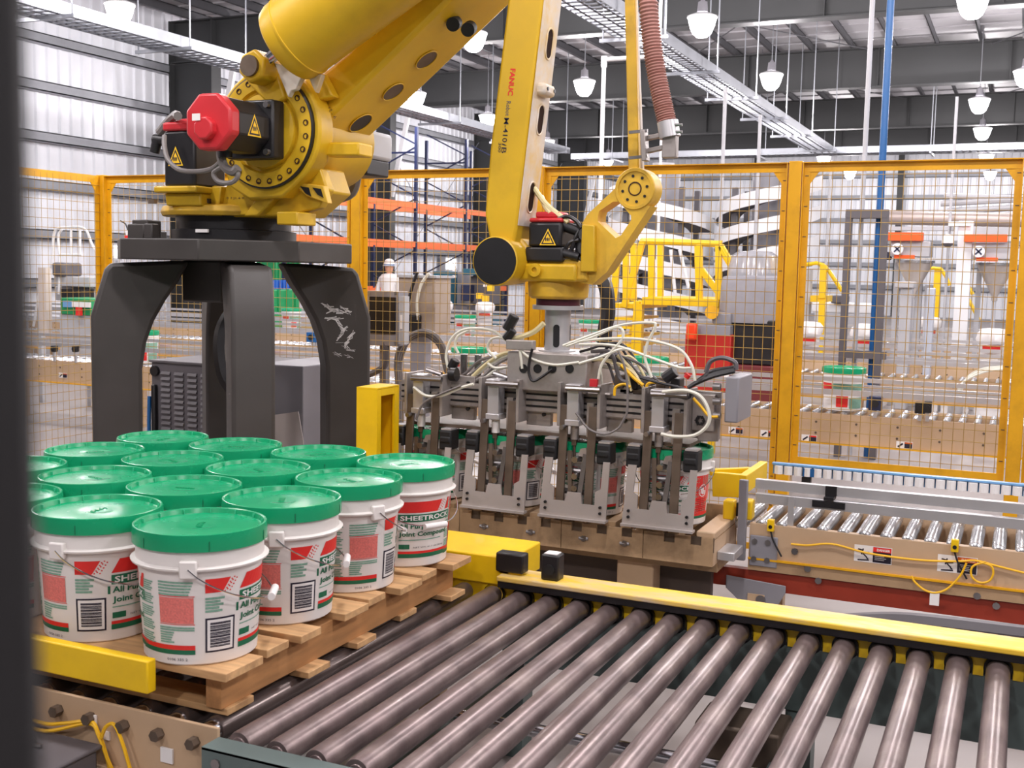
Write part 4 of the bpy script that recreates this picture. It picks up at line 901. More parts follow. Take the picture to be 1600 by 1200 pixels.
MB().box((TX1-.075, TY+.012, zt_-.01), (TX1, 4.75, zt_+.022)).build('end_block', Tan, tb, bev=.006)
MB().box((TX1-.012, TY+.011, zlo), (TX1-.001, 4.76, zt_-.012)).build('end_panel', Tan, tb, sm=False)
MB().box((TX1, 4.44, zlo+.015), (TX1+.07, 4.6, zlo+.05)).build('end_channel', AluR, tb, bev=.003)
MB().box((TX0, 4.45, zlo-.04), (TX1, 4.7, zlo)).build('under_beam', TanD, tb, sm=False)
for xx in (-2.5, -1.42): MB().box((xx-.08, 4.46, 0), (xx+.08, 4.62, zlo-.03)).build('leg', Tan, tb, bev=.008)
MB().box((TX0, 4.56, .2), (TX1-.05, 4.6, zlo-.04)).build('shaded_beam', mat('shaded_brown', (66, 54, 48), .5, var=.15), tb, sm=False)  # dark beam whose colour also stands in for the shadow under the table
MB().box((-2.3, 4.42, .1), (-2.0, 4.55, .3)).build('drive_cover', GreyD, tb, bev=.01)
# ------------------------------------------------------------------ infeed conveyor on the right
ic = thing('infeed_conveyor', 'tan roller conveyor with aluminium guide rails feeding the gripper from the right', 'conveyor', (0, 4.9, 0))
IX0, IX1, IY0, IY1, IZ = -.99, 1.7, 4.66, 5.14, .612
zyl = W(1400, 899, IY0).z
MB().box((IX0, IY0, zyl), (IX1, IY0+.006, IZ)).box((IX0, IY0, IZ), (IX1, IY0+.035, IZ+.005)).build('front_frame', Tan, ic, sm=False)
MB().box((IX0, IY0-.012, zyl-.004), (IX1, IY0+.02, zyl+.004)).build('yellow_edge', YelF, ic, sm=False)
MB().box((IX0, IY0-.004, zyl-.05), (IX1, IY0+.03, zyl-.005)).build('lower_flange', TanD, ic, sm=False)
MB().box((IX0, IY1, zyl), (IX1, IY1+.006, IZ+.02)).build('rear_frame', Tan, ic, sm=False)
MB().box((IX0, 4.7, zyl+.01), (IX1, 5.1, zyl+.02)).build('bottom_pan', TanD, ic, sm=False)
MB().box((IX0-.15, IY0+.01, zyl-.135), (IX1, IY0+.05, zyl-.055)).build('red_beam', RedB, ic, sm=False)
mb = MB().lathe([(0, 0), (.018, 0), (.026, .006), (.026, .02), (.0245, .024), (.026, .028), (.026, .44), (.018, .446), (0, .446)], n=20, axis='Y')
zr = mb.build('roller', Zinc, ic, org=(0,0,0)); n_ = 0
for k in range(32):
    x = IX0-.04+k*.083
    o = zr if n_ == 0 else zr.copy()
    if n_: COL.objects.link(o)
    n_ += 1; loc(o, x, IY0+.012, IZ-.006, ic)
for x_ in (-.56, .12): MB().cyl((x_, IY0+.02, IZ-.01), (x_, IY1, IZ-.01), .012, n=10).build('cross_rod', AluR, ic)
def rail(nm, x0, x1, ytop, ybot, Y, th=.03, mt=AluR, bev=.002):
    z1_, z0_ = W(1400, ytop, Y).z, W(1400, ybot, Y).z; MB().box((x0, Y, z0_), (x1, Y+th, z1_)).build(nm, mt, ic, sm=False, bev=bev); return z0_, z1_
la = rail('guide_rail', -.98, 1.7, 792, 808, 4.70); lb = rail('guide_rail', -.99, 1.7, 769, 785, 4.735)
for x_ in (-.83, .6): MB().box((x_-.012, 4.69, IZ-.0), (x_+.012, 4.70, la[1])).build('rail_post', AluR, ic, sm=False)
MB().box((-.745, 4.69, la[0]+.01), (-.615, 4.70, la[1]-.004)).box((-.70, 4.725, lb[0]), (-.655, 4.735, lb[1]+.0)).box((-.70, 4.69, la[1]), (-.66, 4.76, la[1]+.012)).build('rail_clamp', Black, ic, sm=False)
zs = W(1400, 741, 5.13).z
MB().box((-1.0, 5.13, zs-.004), (1.7, 5.16, zs+.004)).box((-1.0, 5.155, zs-.05), (1.7, 5.16, zs)).build('wheel_rail', BlueL, ic, sm=False)
wm = MB().cyl((0, 0, -.019), (0, 0, .019), .0195, n=10).build('guide_wheel', WhiteP, ic, org=(0,0,0))
for k in range(60):
    o = wm if k == 0 else wm.copy()
    if k: COL.objects.link(o)
    loc(o, -.97+k*.043, 5.135, zs-.026, ic)
MB().box((-1.0, 5.15, zs-.11), (1.7, 5.17, zs-.085)).build('wheel_rail_support', GreyM, ic, sm=False)
MB().box((-.86, 5.12, zs-.045), (-.80, 5.128, zs-.008)).build('blue_joint', BlueP, ic, sm=False)
MB().box((-.865, 5.125, zs-.11), (-.825, 5.155, zs-.05)).build('rail_bracket', Black, ic, sm=False)
for x_ in (-1.0,):
    MB().box((x_-.035, 4.63, .46), (x_, 4.655, .80)).build('end_post', GreyM, ic, bev=.003)
MB().box((-.985, 4.65, .44), (-.87, 4.659, .57)).build('gusset_plate', GreyM, ic, bev=.01)
for dx in (-.965, -.91):
    for z_ in (.47, .545): MB().cyl((dx, 4.645, z_), (dx, 4.65, z_), .012, n=8).build('gusset_bolt', Steel, ic)
for x_, z_ in ((-.80, .52), (-.745, .455), (-.70, .41), (-.1, .43), (-.03, .40)): MB().cyl((x_, IY0-.008, z_), (x_, IY0, z_), .014, n=8).build('frame_bolt', Steel, ic)
MB().prism([(-1.08, 4.655, .385), (-.83, 4.655, .37), (-.83, 4.655, .34), (-.88, 4.655, .24), (-.97, 4.655, .24), (-1.08, 4.655, .33)], (0, .006, 0)).build('leg_gusset', GreyM, ic, bev=.004)
MB().cyl((-.93, 4.645, .30), (-.93, 4.655, .30), .02, n=10).build('gusset_bolt', Steel, ic)
for x_ in (-.95, .3, 1.4):
    for y_ in (4.68, 5.1): MB().box((x_-.035, y_-.03, 0), (x_+.035, y_+.03, .32)).build('leg', Tan, ic, sm=False)
# DANGER notices
def danger(px0, col, parent):
    o = W(px0[0], px0[1], IY0-.001); mb = MB(); wd, h = .145, .068
    quad(mb, o, (wd, 0, 0), (0, 0, h)); mb.m = 1; quad(mb, o+Vector((wd*.5, -.0006, .003)), (wd*.48, 0, 0), (0, 0, h-.006))
    mb.m = 2; quad(mb, o+Vector((wd*.5, -.0012, h*.68)), (wd*.48, 0, 0), (0, 0, h*.27)); mb.m = 0
    flat_text(mb, 'DANGER', o+Vector((wd*.6, -.0018, h*.73)), (wd*.35, 0, 0), (0, 0, h*.15), .03)
    for k in range(4): quad(mb, o+Vector((wd*.55, -.0018, h*(.5-.1*k))), (wd*(.3-.05*(k % 2)), 0, 0), (0, 0, h*.03))
    mb.m = 1
    for a, b, c_, d_ in [(.1, .1, .4, .14), (.2, .45, .24, .8), (.2, .55, .4, .6), (.24, .5, .34, .3), (.1, .75, .22, .7), (.33, .28, .38, .2)]:
        p0, p1 = o+Vector((wd*a, -.001, h*b)), o+Vector((wd*c_, -.001, h*d_)); mb.bar(p0, p1, .0008, .005)
    mb.build('danger_notice', [WhiteP, InkP, col], parent, sm=False)
danger((1334, 876), RedP, ic); danger((1464, 892), OrangeP, ic)
# sensors and their yellow cable along the frame
for x_, lab in ((-.955, 'left one, next to the grey end post'), (-.245, 'right one, in the middle of the rollers')):
    t = thing('roller_sensor', 'small yellow photo sensor on the infeed frame, '+lab, 'sensor', (x_, 4.65, .61)); p = Vector((x_+.055, 4.648, .615))
    MB().box(p-Vector((.014, .012, .02)), p+Vector((.014, .012, .03))).build('sensor_body', YelS, t, bev=.003)
    MB().cyl(p+Vector((-.0, -.012, .0)), p+Vector((0, -.014, 0)), .008, n=10).build('sensor_lens', Black, t)
    MB().tube([p-Vector((0, 0, .02)), p+Vector((.015, -.005, -.06)), p+Vector((.05, -.006, -.12))], .004, 6).build('sensor_lead', Black, t)
cy = IY0-.014
cable('sensor_cable', 'yellow cable strung along the infeed conveyor frame past the notices', [W(a, b, cy) for a, b in [(1236,850),(1262,852),(1300,850),(1350,863),(1400,871),(1450,876),(1500,877),(1525,876),(1560,885),(1600,895)]], .0045, CabY)
cable('sensor_cable', 'yellow cable loop hanging with a white tag below the infeed conveyor', [W(a, b, cy-.01) for a, b in [(1510,880),(1500,900),(1480,920),(1462,926),(1445,922),(1430,910),(1424,900)]], .0045, CabY)
cable('sensor_cable', 'coiled yellow cable ring on the infeed frame at the right', [W(a, b, cy-.01) for a, b in [(1540,878),(1520,885),(1518,900),(1530,910),(1545,908),(1552,896),(1548,884),(1530,878)]], .0045, CabY)
o = W(1452, 945, cy-.012); mb = MB(); tag(mb.box((o.x, o.y, o.z), (o.x+.035, o.y+.002, o.z+.055)).build('cable_tag', WhiteP, sm=False), 'white paper tag hanging on the yellow cable loop', 'tag')
cable('floor_pipe', 'dark hose lying on the floor behind the yellow guard', [W(1300,972,4.1), W(1380,968,4.1), W(1450,972,4.05), W(1600,990,4.0), W(1700,1003,3.95)], .028, GreyD)
t = thing('stop_gate', 'yellow stop gate at the end of the infeed conveyor', 'gate', (-1.0, 4.9, .6))
Yg = 4.80
MB().prism(PW([(1112,738),(1160,742),(1158,778),(1113,776)], Yg), (0, .03, 0)).build('gate_plate', YelS, t, bev=.003)
MB().bar(W(1113,738,Yg+.02), W(1172,735,Yg+.3), .03, .03).build('gate_arm', YelS, t, bev=.003)
MB().bar(W(1160,757,Yg), W(1193,734,Yg+.30), .035, .08).build('gate_arm', YelS, t, bev=.003)
for a, b in ((1131, 1144), (1161, 1173)): PB(MB(), (a-2, 813), (b+2, 782), 4.66, .06).build('gate_pad', YelS, t, bev=.008)
MB().box(W(1145, 806, 4.71), W(1160, 785, 4.73)).build('pad_hub', Black, t, bev=.004)
# ------------------------------------------------------------------ bollard, robot controller
t = thing('bollard_box', 'hollow yellow sheet-metal post left of the gripper', 'bollard', (-2.55, 4.2, 0))
bz = W(575, 608, 4.12).z; xa, xb = W(557, 640, 4.12).x, W(589, 640, 4.12).x
mb = MB().box((xa, 4.12, 0), (xb, 4.126, bz)).box((xa, 4.30, 0), (xb, 4.306, bz)).box((xa, 4.127, 0), (xa+.006, 4.299, bz-.001)).box((xa, 4.12, bz+.0005), (xb, 4.306, bz+.0065)).box((xb-.012, 4.127, 0), (xb-.001, 4.155, bz-.001)).box((xb-.012, 4.27, 0), (xb-.001, 4.299, bz-.001)).box((xb-.012, 4.156, bz-.03), (xb-.001, 4.269, bz-.001))
mb.build('post_shell', YelS, t, sm=False)
MB().box((xa+.008, 4.13, 0), (xa+.02, 4.29, bz-.1)).build('inner_web', YelF, t, sm=False)
t = thing('control_cabinet', 'grey louvred robot controller cabinet behind the pedestal legs', 'cabinet', (-4.2, 5.4, 0))
CY = 5.25; x0 = W(237, 620, CY).x; xm = W(397, 620, CY).x; x1_ = W(470, 620, CY).x; zc = W(300, 570, CY).z
MB().box((x0, CY, .1), (xm, CY+.6, zc)).build('cabinet_body', GreyD, t, bev=.006)
MB().box((xm, CY+.02, .1), (x1_, CY+.6, zc+.03)).build('side_module', mat('cabinet_grey', (128, 126, 132), .45, var=.05), t, bev=.006)
MB().box((x0-.01, CY-.01, zc), (xm+.01, CY+.6, zc+.015)).build('cabinet_top', GreyD, t, bev=.004)
lx0, lx1 = W(253, 620, CY).x, W(336, 620, CY).x
lv = MB().prism([(0, 0, 0), (0, -.012, .003), (0, -.003, .02), (0, 0, .02)], ((lx1-lx0)/4-.03, 0, 0)).build('louvre', GreyD, t, org=(0,0,0), sm=False)
k = 0
for i in range(4):
    for j in range(22):
        o = lv if k == 0 else lv.copy()
        if k: COL.objects.link(o)
        k += 1; loc(o, lx0+i*(lx1-lx0)/4, CY-.001, zc-.07-j*.033, t)
MB().prism([(x0+.02, CY-.002, .2), (x0+.05, CY-.002, .2), (x0+.05, CY-.002, zc-.13), (x0+.02, CY-.002, zc-.13)], (0, -.03, 0)).build('hose_sleeve', Black, t, bev=.008)
MB().cyl((x0+.035, CY-.02, zc-.05), (x0+.035, CY, zc-.05), .03, n=16).build('connector', Black, t)
cable('coolant_hose', 'blue hose down the corner of the grey controller', [(x0+.01, CY-.03, zc-.2), (x0+.008, CY-.035, zc-.4), (x0+.012, CY-.03, .3), (x0, CY-.03, .05)], .012, BlueP)
mb = MB(); mb.prism([W(402,652,CY-.03), W(466,643,CY-.03), W(474,690,CY-.03), W(474,740,CY-.03), W(405,740,CY-.03)], (0, .004, 0)); tag(mb.build('paper_sheet', mat('card', (196, 186, 182), .7, var=.03), sm=False), 'beige card leaning against the controller between the pedestal legs', 'card')
# ------------------------------------------------------------------ safety fence
FY = 6.2; FB = .13; FT = W(1240, 256, FY).z
posts = {'corner': W(163, 450, FY).x, 'b': W(558, 450, FY).x, 'c': W(839, 450, FY).x, 'd': W(1236, 450, FY).x, 'e': W(1601, 450, FY).x}
def post(x, y, label):
    t = thing('fence_post', label, 'fence post', (x, y, 0)); MB().box((x-.034, y-.03, 0), (x+.034, y+.03, FT+.012)).build('tube', YelF, t, bev=.003)
    MB().box((x-.09, y-.09, 0), (x+.09, y+.09, .012)).build('base_plate', YelF, t, sm=False); return t
def panel(a, b, label, zbot=FB, dark=False):
    a, b = Vector((a[0], a[1], 0)), Vector((b[0], b[1], 0)); d = (b-a).normalized(); L = (b-a).length; n_ = Vector((-d.y, d.x, 0))
    t = thing('mesh_fence', label, 'fence', ((a+b)/2)); M3 = Matrix((d, n_, Vector((0,0,1)))).transposed()
    for s, p in ((1, a), (-1, b)):
        mb = MB(); c = p+d*(s*.022); mb.obox(c+Vector((0, 0, (FT+zbot)/2)), (.036, .006, FT-zbot), M3).obox(p+d*(s*.006)+n_*-.016+Vector((0,0,(FT+zbot)/2)), (.005, .036, FT-zbot), M3)
        mb.prism([p+d*(s*.036)+Vector((0,0,FT-.04)), p+d*(s*.085)+Vector((0,0,FT-.042)), p+d*(s*.036)+Vector((0,0,FT-.11))], n_*.006)
        nn_ = int((FT-zbot)/.16)
        mb.build('stile', YelF, t, sm=False)
        mk = MB()
        for k in range(nn_): mk.obox(c+n_*-.004+Vector((0,0,zbot+.1+k*.16)), (.018, .003, .004), M3)
        mk.build('stile_slots', Rust, t, sm=False, kind='stuff')
    MB().obox((a+b)/2+Vector((0,0,FT-.022)), (L-.016, .009, .044), M3).obox((a+b)/2+n_*-.017+Vector((0,0,FT+.003)), (L, .036, .005), M3).build('top_rail', YelF, t, sm=False)
    MB().obox((a+b)/2+Vector((0,0,zbot+.018)), (L-.016, .009, .036), M3).build('bottom_rail', YelF, t, sm=False)
    mb = MB(); wr = .0018; nx = int(L/.0505); nz = int((FT-zbot)/.0605)
    for i in range(1, nx): p = a+d*(L*i/nx); mb.cyl(p+n_*.004+Vector((0,0,zbot)), p+n_*.004+Vector((0,0,FT-.01)), wr, n=4, caps=False)
    for j in range(1, nz): z = zbot+(FT-zbot)*j/nz; mb.cyl(a+n_*.0075+Vector((0,0,z)), b+n_*.0075+Vector((0,0,z)), wr, n=4, caps=False)
    mb.build('wire_mesh', mat('wire_yellow', (176, 142, 66), .5, var=.1, scale=2, dirt=(92, 74, 56), dirt_amt=.8, dscale=1.2), t, sm=False, kind='stuff')
    return t
PX = posts
post(PX['corner'], FY, 'yellow fence corner post left of the pedestal'); post(PX['b'], FY, 'yellow fence post right behind the pedestal leg with chalk marks'); post(PX['c'], FY, 'yellow fence post behind the robot forearm')
post(PX['d'], FY, 'broad yellow fence post right of the gripper control box'); post(PX['e'], FY, 'yellow fence post at the right edge of the picture')
e = .036
panel((PX['corner']+e, FY), (PX['b']-e, FY), 'yellow mesh fence panel behind the robot pedestal'); panel((PX['b']+e, FY), (PX['c']-e, FY), 'yellow mesh fence panel between pedestal and forearm')
panel((PX['c']+e, FY), (PX['d']-e, FY), 'yellow mesh fence panel behind the gripper'); panel((PX['d']+e, FY), (PX['e']-e, FY), 'yellow mesh fence panel behind the infeed conveyor', zbot=W(1400, 737, FY).z)
panel((PX['e']+e, FY), (PX['e']+1.3, FY), 'yellow mesh fence panel running out of the picture at the right', zbot=W(1400, 737, FY).z)
panel((PX['corner'], FY-e), (PX['corner'], FY-1.5), 'yellow mesh fence panel coming forward on the far left')
panel((PX['corner'], FY-1.54), (PX['corner'], FY-3.0), 'next yellow mesh fence panel toward the dark post')
post(PX['corner'], FY-1.52, 'yellow fence post hidden by the dark blurred post')
cable('caution_tape', 'strip of yellow caution tape tied to the fence beside the left pedestal leg', [W(203,545,FY-.05), W(206,560,FY-.05), W(211,580,FY-.05), W(214,600,FY-.05)], .016, YelP, 'tape', 4)
# ------------------------------------------------------------------ conveyor lines beyond the fence
def conv_row(Y, X0, X1, label, wid=.5, z=.65, parts=True, pitch=.1, rails=((.80, .84), (.90, .93)), deep=.2, leg=1.6, yellow=True):
    t = thing('roller_line', label, 'conveyor', ((X0+X1)/2, Y, 0))
    MB().box((X0, Y, z-deep), (X1, Y+.01, z+.015)).build('front_frame', Tan, t, sm=False); MB().box((X0, Y+wid, z-deep), (X1, Y+wid+.01, z+.015)).build('rear_frame', Tan, t, sm=False)
    if yellow: MB().box((X0, Y-.012, z-deep-.008), (X1, Y+.02, z-deep+.004)).build('yellow_edge', YelF, t, sm=False)
    mb = MB().cyl((0, .012, 0), (0, wid-.005, 0), .024, n=12); n = int((X1-X0)/pitch)
    if parts:
        r = mb.build('roller', Zinc, t, org=(0,0,0))
        for i in range(n):
            o = r if i == 0 else r.copy()
            if i: COL.objects.link(o)
            loc(o, X0+.05+i*pitch, Y, z-.003, t)
    else:
        m2 = MB()
        for i in range(n): m2.cyl((X0+.05+i*pitch, Y+.012, z-.003), (X0+.05+i*pitch, Y+wid-.005, z-.003), .024, n=8)
        m2.build('roller_bed', Zinc, t, kind='stuff')
    for za, zb in rails: MB().box((X0, Y+.01, za), (X1, Y+.03, zb)).build('front_rail', AluR, t, sm=False); 
    for za, zb in rails[:1]: MB().box((X0, Y+wid-.03, za), (X1, Y+wid-.01, zb)).build('rear_rail', AluR, t, sm=False)
    k = X0+.3
    while k < X1:
        for y_ in (Y+.03, Y+wid-.03): MB().box((k-.04, y_-.03, 0), (k+.04, y_+.03, z-deep)).build('leg', Tan, t, sm=False)
        MB().box((k-.025, Y+.03, .22), (k+.025, Y+wid-.03, .27)).build('leg_brace', GreyD, t, sm=False)
        MB().box((k-.015, Y-.004, z-.02), (k+.015, Y+.01, rails[-1][1])).build('rail_post', AluR, t, sm=False)
        k += leg
    hb = MB()
    for i in range(int((X1-X0)/.28)):
        for zz in (z-.05, z-.13): hb.cyl((X0+.1+i*.28, Y-.003, zz), (X0+.1+i*.28, Y, zz), .009, n=6)
    hb.build('frame_bolts', Rust, t, sm=False, kind='stuff')
    return t
ra = conv_row(8.32, -11.5, 2.2, 'long tan roller line nearest behind the fence')
conv_row(11.7, -13, 3, 'second tan roller line behind the fence', deep=.22, pitch=.11)
conv_row(14.2, -16, 4, 'third tan roller line, far behind the fence', parts=False, deep=.24)
conv_row(17.6, -12.2, 5, 'fourth and farthest tan roller line', parts=False, deep=.26)
mb = MB(); 
def notice(px, Y, wd, h, col, parent):
    o = W(px[0], px[1], Y-.004); mb = MB(); quad(mb, o, (wd, 0, 0), (0, 0, h)); mb.m = 1; quad(mb, o+Vector((wd*.5, -.001, h*.08)), (wd*.47, 0, 0), (0, 0, h*.84)); mb.m = 2; quad(mb, o+Vector((wd*.5, -.002, h*.7)), (wd*.47, 0, 0), (0, 0, h*.22)); mb.m = 1
    mb.bar(o+Vector((wd*.1, -.001, h*.2)), o+Vector((wd*.4, -.001, h*.7)), .001, .012); mb.build('danger_notice', [WhiteP, InkP, col], parent, sm=False)
for q_, c_ in (((1252, 689), RedP), ((1400, 700), OrangeP), ((1138, 677), OrangeP), ((1188, 682), RedP), ((92, 590), RedP)): notice(q_, 8.32, .11, .05, c_, ra)
def far_pail(px, lidw_Y, label, red=True, bag=False, z=.655):
    pass
p2 = thing('pail', '', 'pail'); pail_parts(p2, False)
L = MB()
L.m = 0; wrap(L, -120, -75, .14, .2); wrap(L, -60, -25, .03, .11); L.m = 1; wrap(L, -70, 30, .12, .2); wrap(L, -20, 30, .02, .1); L.m = 2; wrap(L, 35, 60, .03, .12); L.m = 0; wrap(L, 60, 120, .15, .2); L.m = 1; wrap(L, 65, 140, .03, .14)
L.build('printed_label', [RedP, GreenT, Pink], p2, org=(0,0,0), sm=False)
fp_ = True
def put_pail(x, y, z, label, group, rot=0, src=None):
    global fp_
    o = p2 if fp_ else copy_tree(p2); fp_ = False
    o.location = (x, y, z); o.rotation_euler = (0, 0, aim(x, y)+R(rot)); tag(o, label, 'pail', group); return o
for px, lab in ((224, 'seen right of the left pedestal leg'), (400, 'seen right of the centre pedestal leg'), (733, 'seen between cable loop and gripper hub'), (1013, 'seen behind the tangle of white air tubes'), (1318, 'seen through the mesh right of the broad fence post')):
    x = W(px, 600, 8.57).x; put_pail(x, 8.57, .674, 'pail on the nearest roller line, '+lab, 'pails on the nearest roller line', rot=40)
for px, lab in ((727, 'above the cable loop'), (922, 'below the yellow crossover stairs'), (455, 'beside the chalk-marked leg'), (130, 'left, beside the corner post')):
    x = W(px, 500, 14.45).x; put_pail(x, 14.45, .674, 'small green-lidded pail on the third roller line, '+lab, 'pails on the third roller line', rot=60)
def bag_pail(px, Y, label):
    x = W(px, 500, Y).x; t = thing('lined_pail', label, 'pail', (x, Y, .674)); o = Vector((x, Y, .674))
    MB().lathe([(0, 0), (.13, 0), (.147, .27)], o, 18).build('body', Pail, t)
    mb = MB(); n = 18; pr = [(.15, .22), (.17, .27), (.165, .34), (.13, .39), (.07, .40), (0, .39)]; vs = []
    for r, h in pr:
        for k in range(n): g = 2*math.pi*k/n; q_ = r*(1+.08*math.sin(3*g+h*20)+.04*math.sin(7*g)); vs.append((x+q_*math.cos(g), Y+q_*math.sin(g), .674+h))
    mb.add(vs, [(i*n+k, i*n+(k+1) % n, (i+1)*n+(k+1) % n, (i+1)*n+k) for i in range(len(pr)-1) for k in range(n)]); mb.build('white_liner', WhiteP, t)
    g = aim(x, Y); mb = MB(); vs = []
    for k in range(7): a = g+R(-40+k*13); vs += [(x+.151*math.cos(a), Y+.151*math.sin(a), .80), (x+.155*math.cos(a), Y+.155*math.sin(a), .88)]
    mb.add(vs, [(2*k, 2*k+2, 2*k+3, 2*k+1) for k in range(6)]); mb.build('red_print', RedP, t, sm=False)
for px, Y, lab in ((692, 17.85, 'above the cable loop, left one'), (757, 17.85, 'left of the black valve on the hub'), (1264, 14.45, 'just right of the broad fence post'), (1352, 14.45, 'inside the dark portal frame'), (1452, 17.85, 'below the left steel hopper'), (1552, 14.45, 'below the right steel hopper'), (522, 17.85, 'beside the chalk-marked leg')):
    bag_pail(px, Y, 'white-lined pail on a far roller line, '+lab)
# ------------------------------------------------------------------ on and just behind the fence
t = thing('screened_enclosure', 'grey enclosure with a dark screened window mounted behind the fence', 'electrical box', W(597, 500, 6.4))
PB(MB(), (570, 540), (623, 455), 6.4, .12).build('enclosure_case', GreyM, t, bev=.004); PB(MB(), (577, 521), (617, 464), 6.39, .01).build('dark_screen', Black, t, sm=False)
for q_ in ((576, 458), (618, 458), (576, 536), (618, 536)): MB().cyl(W(*q_, 6.39), W(*q_, 6.41), .01, n=8).build('screw', Steel, t)
PB(MB(), (623, 538), (632, 463), 6.36, .06).build('edge_channel', GreyL, t, sm=False); PB(MB(), (625, 514), (628, 492), 6.355, .005).build('white_tag', WhiteP, t, sm=False)
PB(MB(), (592, 825), (602, 540), 6.46, .05).build('stand', GreyM, t, sm=False)
t = thing('tan_cabinet', 'tall tan cabinet with a white cable behind the fence', 'cabinet', W(650, 600, 7.4))
PB(MB(), (622, 520), (680, 432), 7.4, .25).build('cabinet_case', mat('cabinet_tan', (168, 152, 138), .5, var=.05), t, bev=.006); PB(MB(), (620, 434), (682, 430), 7.38, .28).build('cabinet_lid', GreyL, t, sm=False)
PB(MB(), (640, 775), (662, 520), 7.5, .1).build('cabinet_stand', GreyM, t, sm=False); MB().tube([W(a, b, 7.37) for a, b in [(670,427),(658,445),(652,470),(653,500)]], .012, 6).build('white_cable', WhiteH, t); MB().tube([W(a, b, 7.36) for a, b in [(652,425),(645,445),(636,480),(628,515)]], .012, 6).build('black_cable', Black, t)
PB(MB(), (634, 518), (655, 492), 7.36, .04).build('connector_block', Black, t, bev=.01)
for k in range(3):
    cable('cable_loop', ['outer thick grey cable loop arching behind the fence', 'middle grey cable loop arching behind the fence', 'inner grey cable loop arching behind the fence'][k], [W(a, b, 6.55+.04*k) for a, b in [(622+k*3,800),(622+k*3,690),(621+k*3,600),(619+k*3,570),(624+k*3,545+k*2),(640,525+k*3),(662,517+k*3),(682-k*2,525+k*3),(695-k*3,545),(702-k*3,575),(708-k*3,600),(710-k*3,700),(710-k*3,810)]], .016, CabG)
cable('grey_conduit', 'grey flexible conduit curving down left of the cable loops', [W(a, b, 6.42) for a, b in [(602,535),(604,555),(600,572),(585,582),(565,590)]], .022, GreyD)
# person far behind
px_ = W(608, 440, 20.9); ps = thing('person', 'person in white hard hat and white shirt far behind the fence', 'person', (px_.x, px_.y, 0))
b0 = Vector((px_.x, px_.y, 0))
mb = MB().lathe([(0, 1.0), (.15, 1.0), (.17, 1.05), (.165, 1.2), (.19, 1.35), (.20, 1.42), (.15, 1.47), (.06, 1.50), (.055, 1.53), (.075, 1.56), (.088, 1.62), (.09, 1.68), (.08, 1.73), (0, 1.76)], b0, 16)
body = mb.build('body', Skin, ps)
mb = MB().lathe([(.155, .98), (.178, 1.05), (.172, 1.2), (.198, 1.35), (.208, 1.42), (.155, 1.49), (.07, 1.51)], b0, 16)
for s in (-1, 1): mb.tube([b0+Vector((s*.19, 0, 1.42)), b0+Vector((s*.25, -.03, 1.2)), b0+Vector((s*.24, -.1, .98))], .05, 8, 3)
mb.build('white_shirt', WhiteP, ps)
mb = MB()
for s in (-1, 1): mb.tube([b0+Vector((s*.09, 0, 1.0)), b0+Vector((s*.1, -.02, .5)), b0+Vector((s*.1, 0, .06))], .075, 8, 3); mb.box(b0+Vector((s*.1-.05, -.16, 0)), b0+Vector((s*.1+.05, .08, .09)))
mb.build('trousers', mat('navy_cloth', (40, 48, 74), .8, var=.05), ps)
MB().lathe([(.14, 1.665), (.145, 1.67), (.12, 1.68), (.118, 1.72), (.09, 1.79), (.04, 1.815), (0, 1.82)], b0, 18).build('hard_hat', WhiteP, ps)
MB().lathe([(.1215, 1.675), (.1215, 1.70)], b0, 18).build('hat_band', BlueP, ps)
# teal machine and cabinets between person and forearm
t = thing('teal_machine', 'teal and dark blue machine frame behind the fence, left of the forearm drum', 'machine', W(715, 470, 20))
for a, b, mt in (((676, 452), (700, 424), Teal), ((694, 478), (702, 424), Teal), ((702, 478), (722, 424), GreyM), ((680, 482), (694, 448), BlueD), ((720, 470), (735, 445), BlueD), ((735, 475), (765, 432), GreyD), ((722, 430), (770, 420), Teal)):
    PB(MB(), a, b, 20+random.uniform(0, .5), .5).build('machine_panel', mt, t, bev=.01)
for a in ((748, 462), (757, 466), (765, 450)): PB(MB(), (a[0]-4, a[1]+5), (a[0]+4, a[1]-4), 19.9, .1).build('yellow_guard', YelP, t, sm=False)
MB().cyl(W(682, 443, 19.9), W(682, 443, 20), .04, n=12).build('red_button', RedP, t)
for q_ in ((709, 422), (709, 432), (757, 446)): PB(MB(), (q_[0]-2, q_[1]+2), (q_[0]+2, q_[1]-2), 19.95, .05).build('white_label', WhiteP, t, sm=False)
PB(MB(), (690, 500), (730, 478), 20, .6).build('machine_base', GreyD, t, sm=False); PB(MB(), (676, 545), (770, 490), 20.3, .4).build('machine_foot', Teal, t, sm=False)
# ------------------------------------------------------------------ pallet rack at the left wall
RX0, RX1 = -14.3, -13.15
rk = thing('pallet_rack', 'blue and orange pallet rack standing along the left wall', 'rack', (-13.7, 24, 0))
RY = [18.4, 21.0, 23.6, 26.2, 28.8]
for y in RY:
    for x in (RX0, RX1): MB().box((x-.035, y-.035, 0), (x+.035, y+.035, 4.9)).build('upright', BlueD, rk, sm=False)
    z = .3
    while z < 4.2:
        MB().bar((RX0, y, z), (RX1, y, z+.55), .03, .03).build('brace', BlueD, rk, sm=False); MB().bar((RX1, y, z+.6), (RX0, y, z+1.15), .03, .03).build('brace', BlueD, rk, sm=False); z += 1.2
    MB().box((RX0, y-.015, 4.3), (RX1, y+.015, 4.34)).build('brace', BlueD, rk, sm=False)
for i in range(4):
    for x in (RX0, RX1):
        for z in (1.05, 2.12, 3.02): MB().box((x-.03, RY[i]+.05, z), (x+.03, RY[i+1]-.05, z+.13)).build('beam', Orange, rk, sm=False)
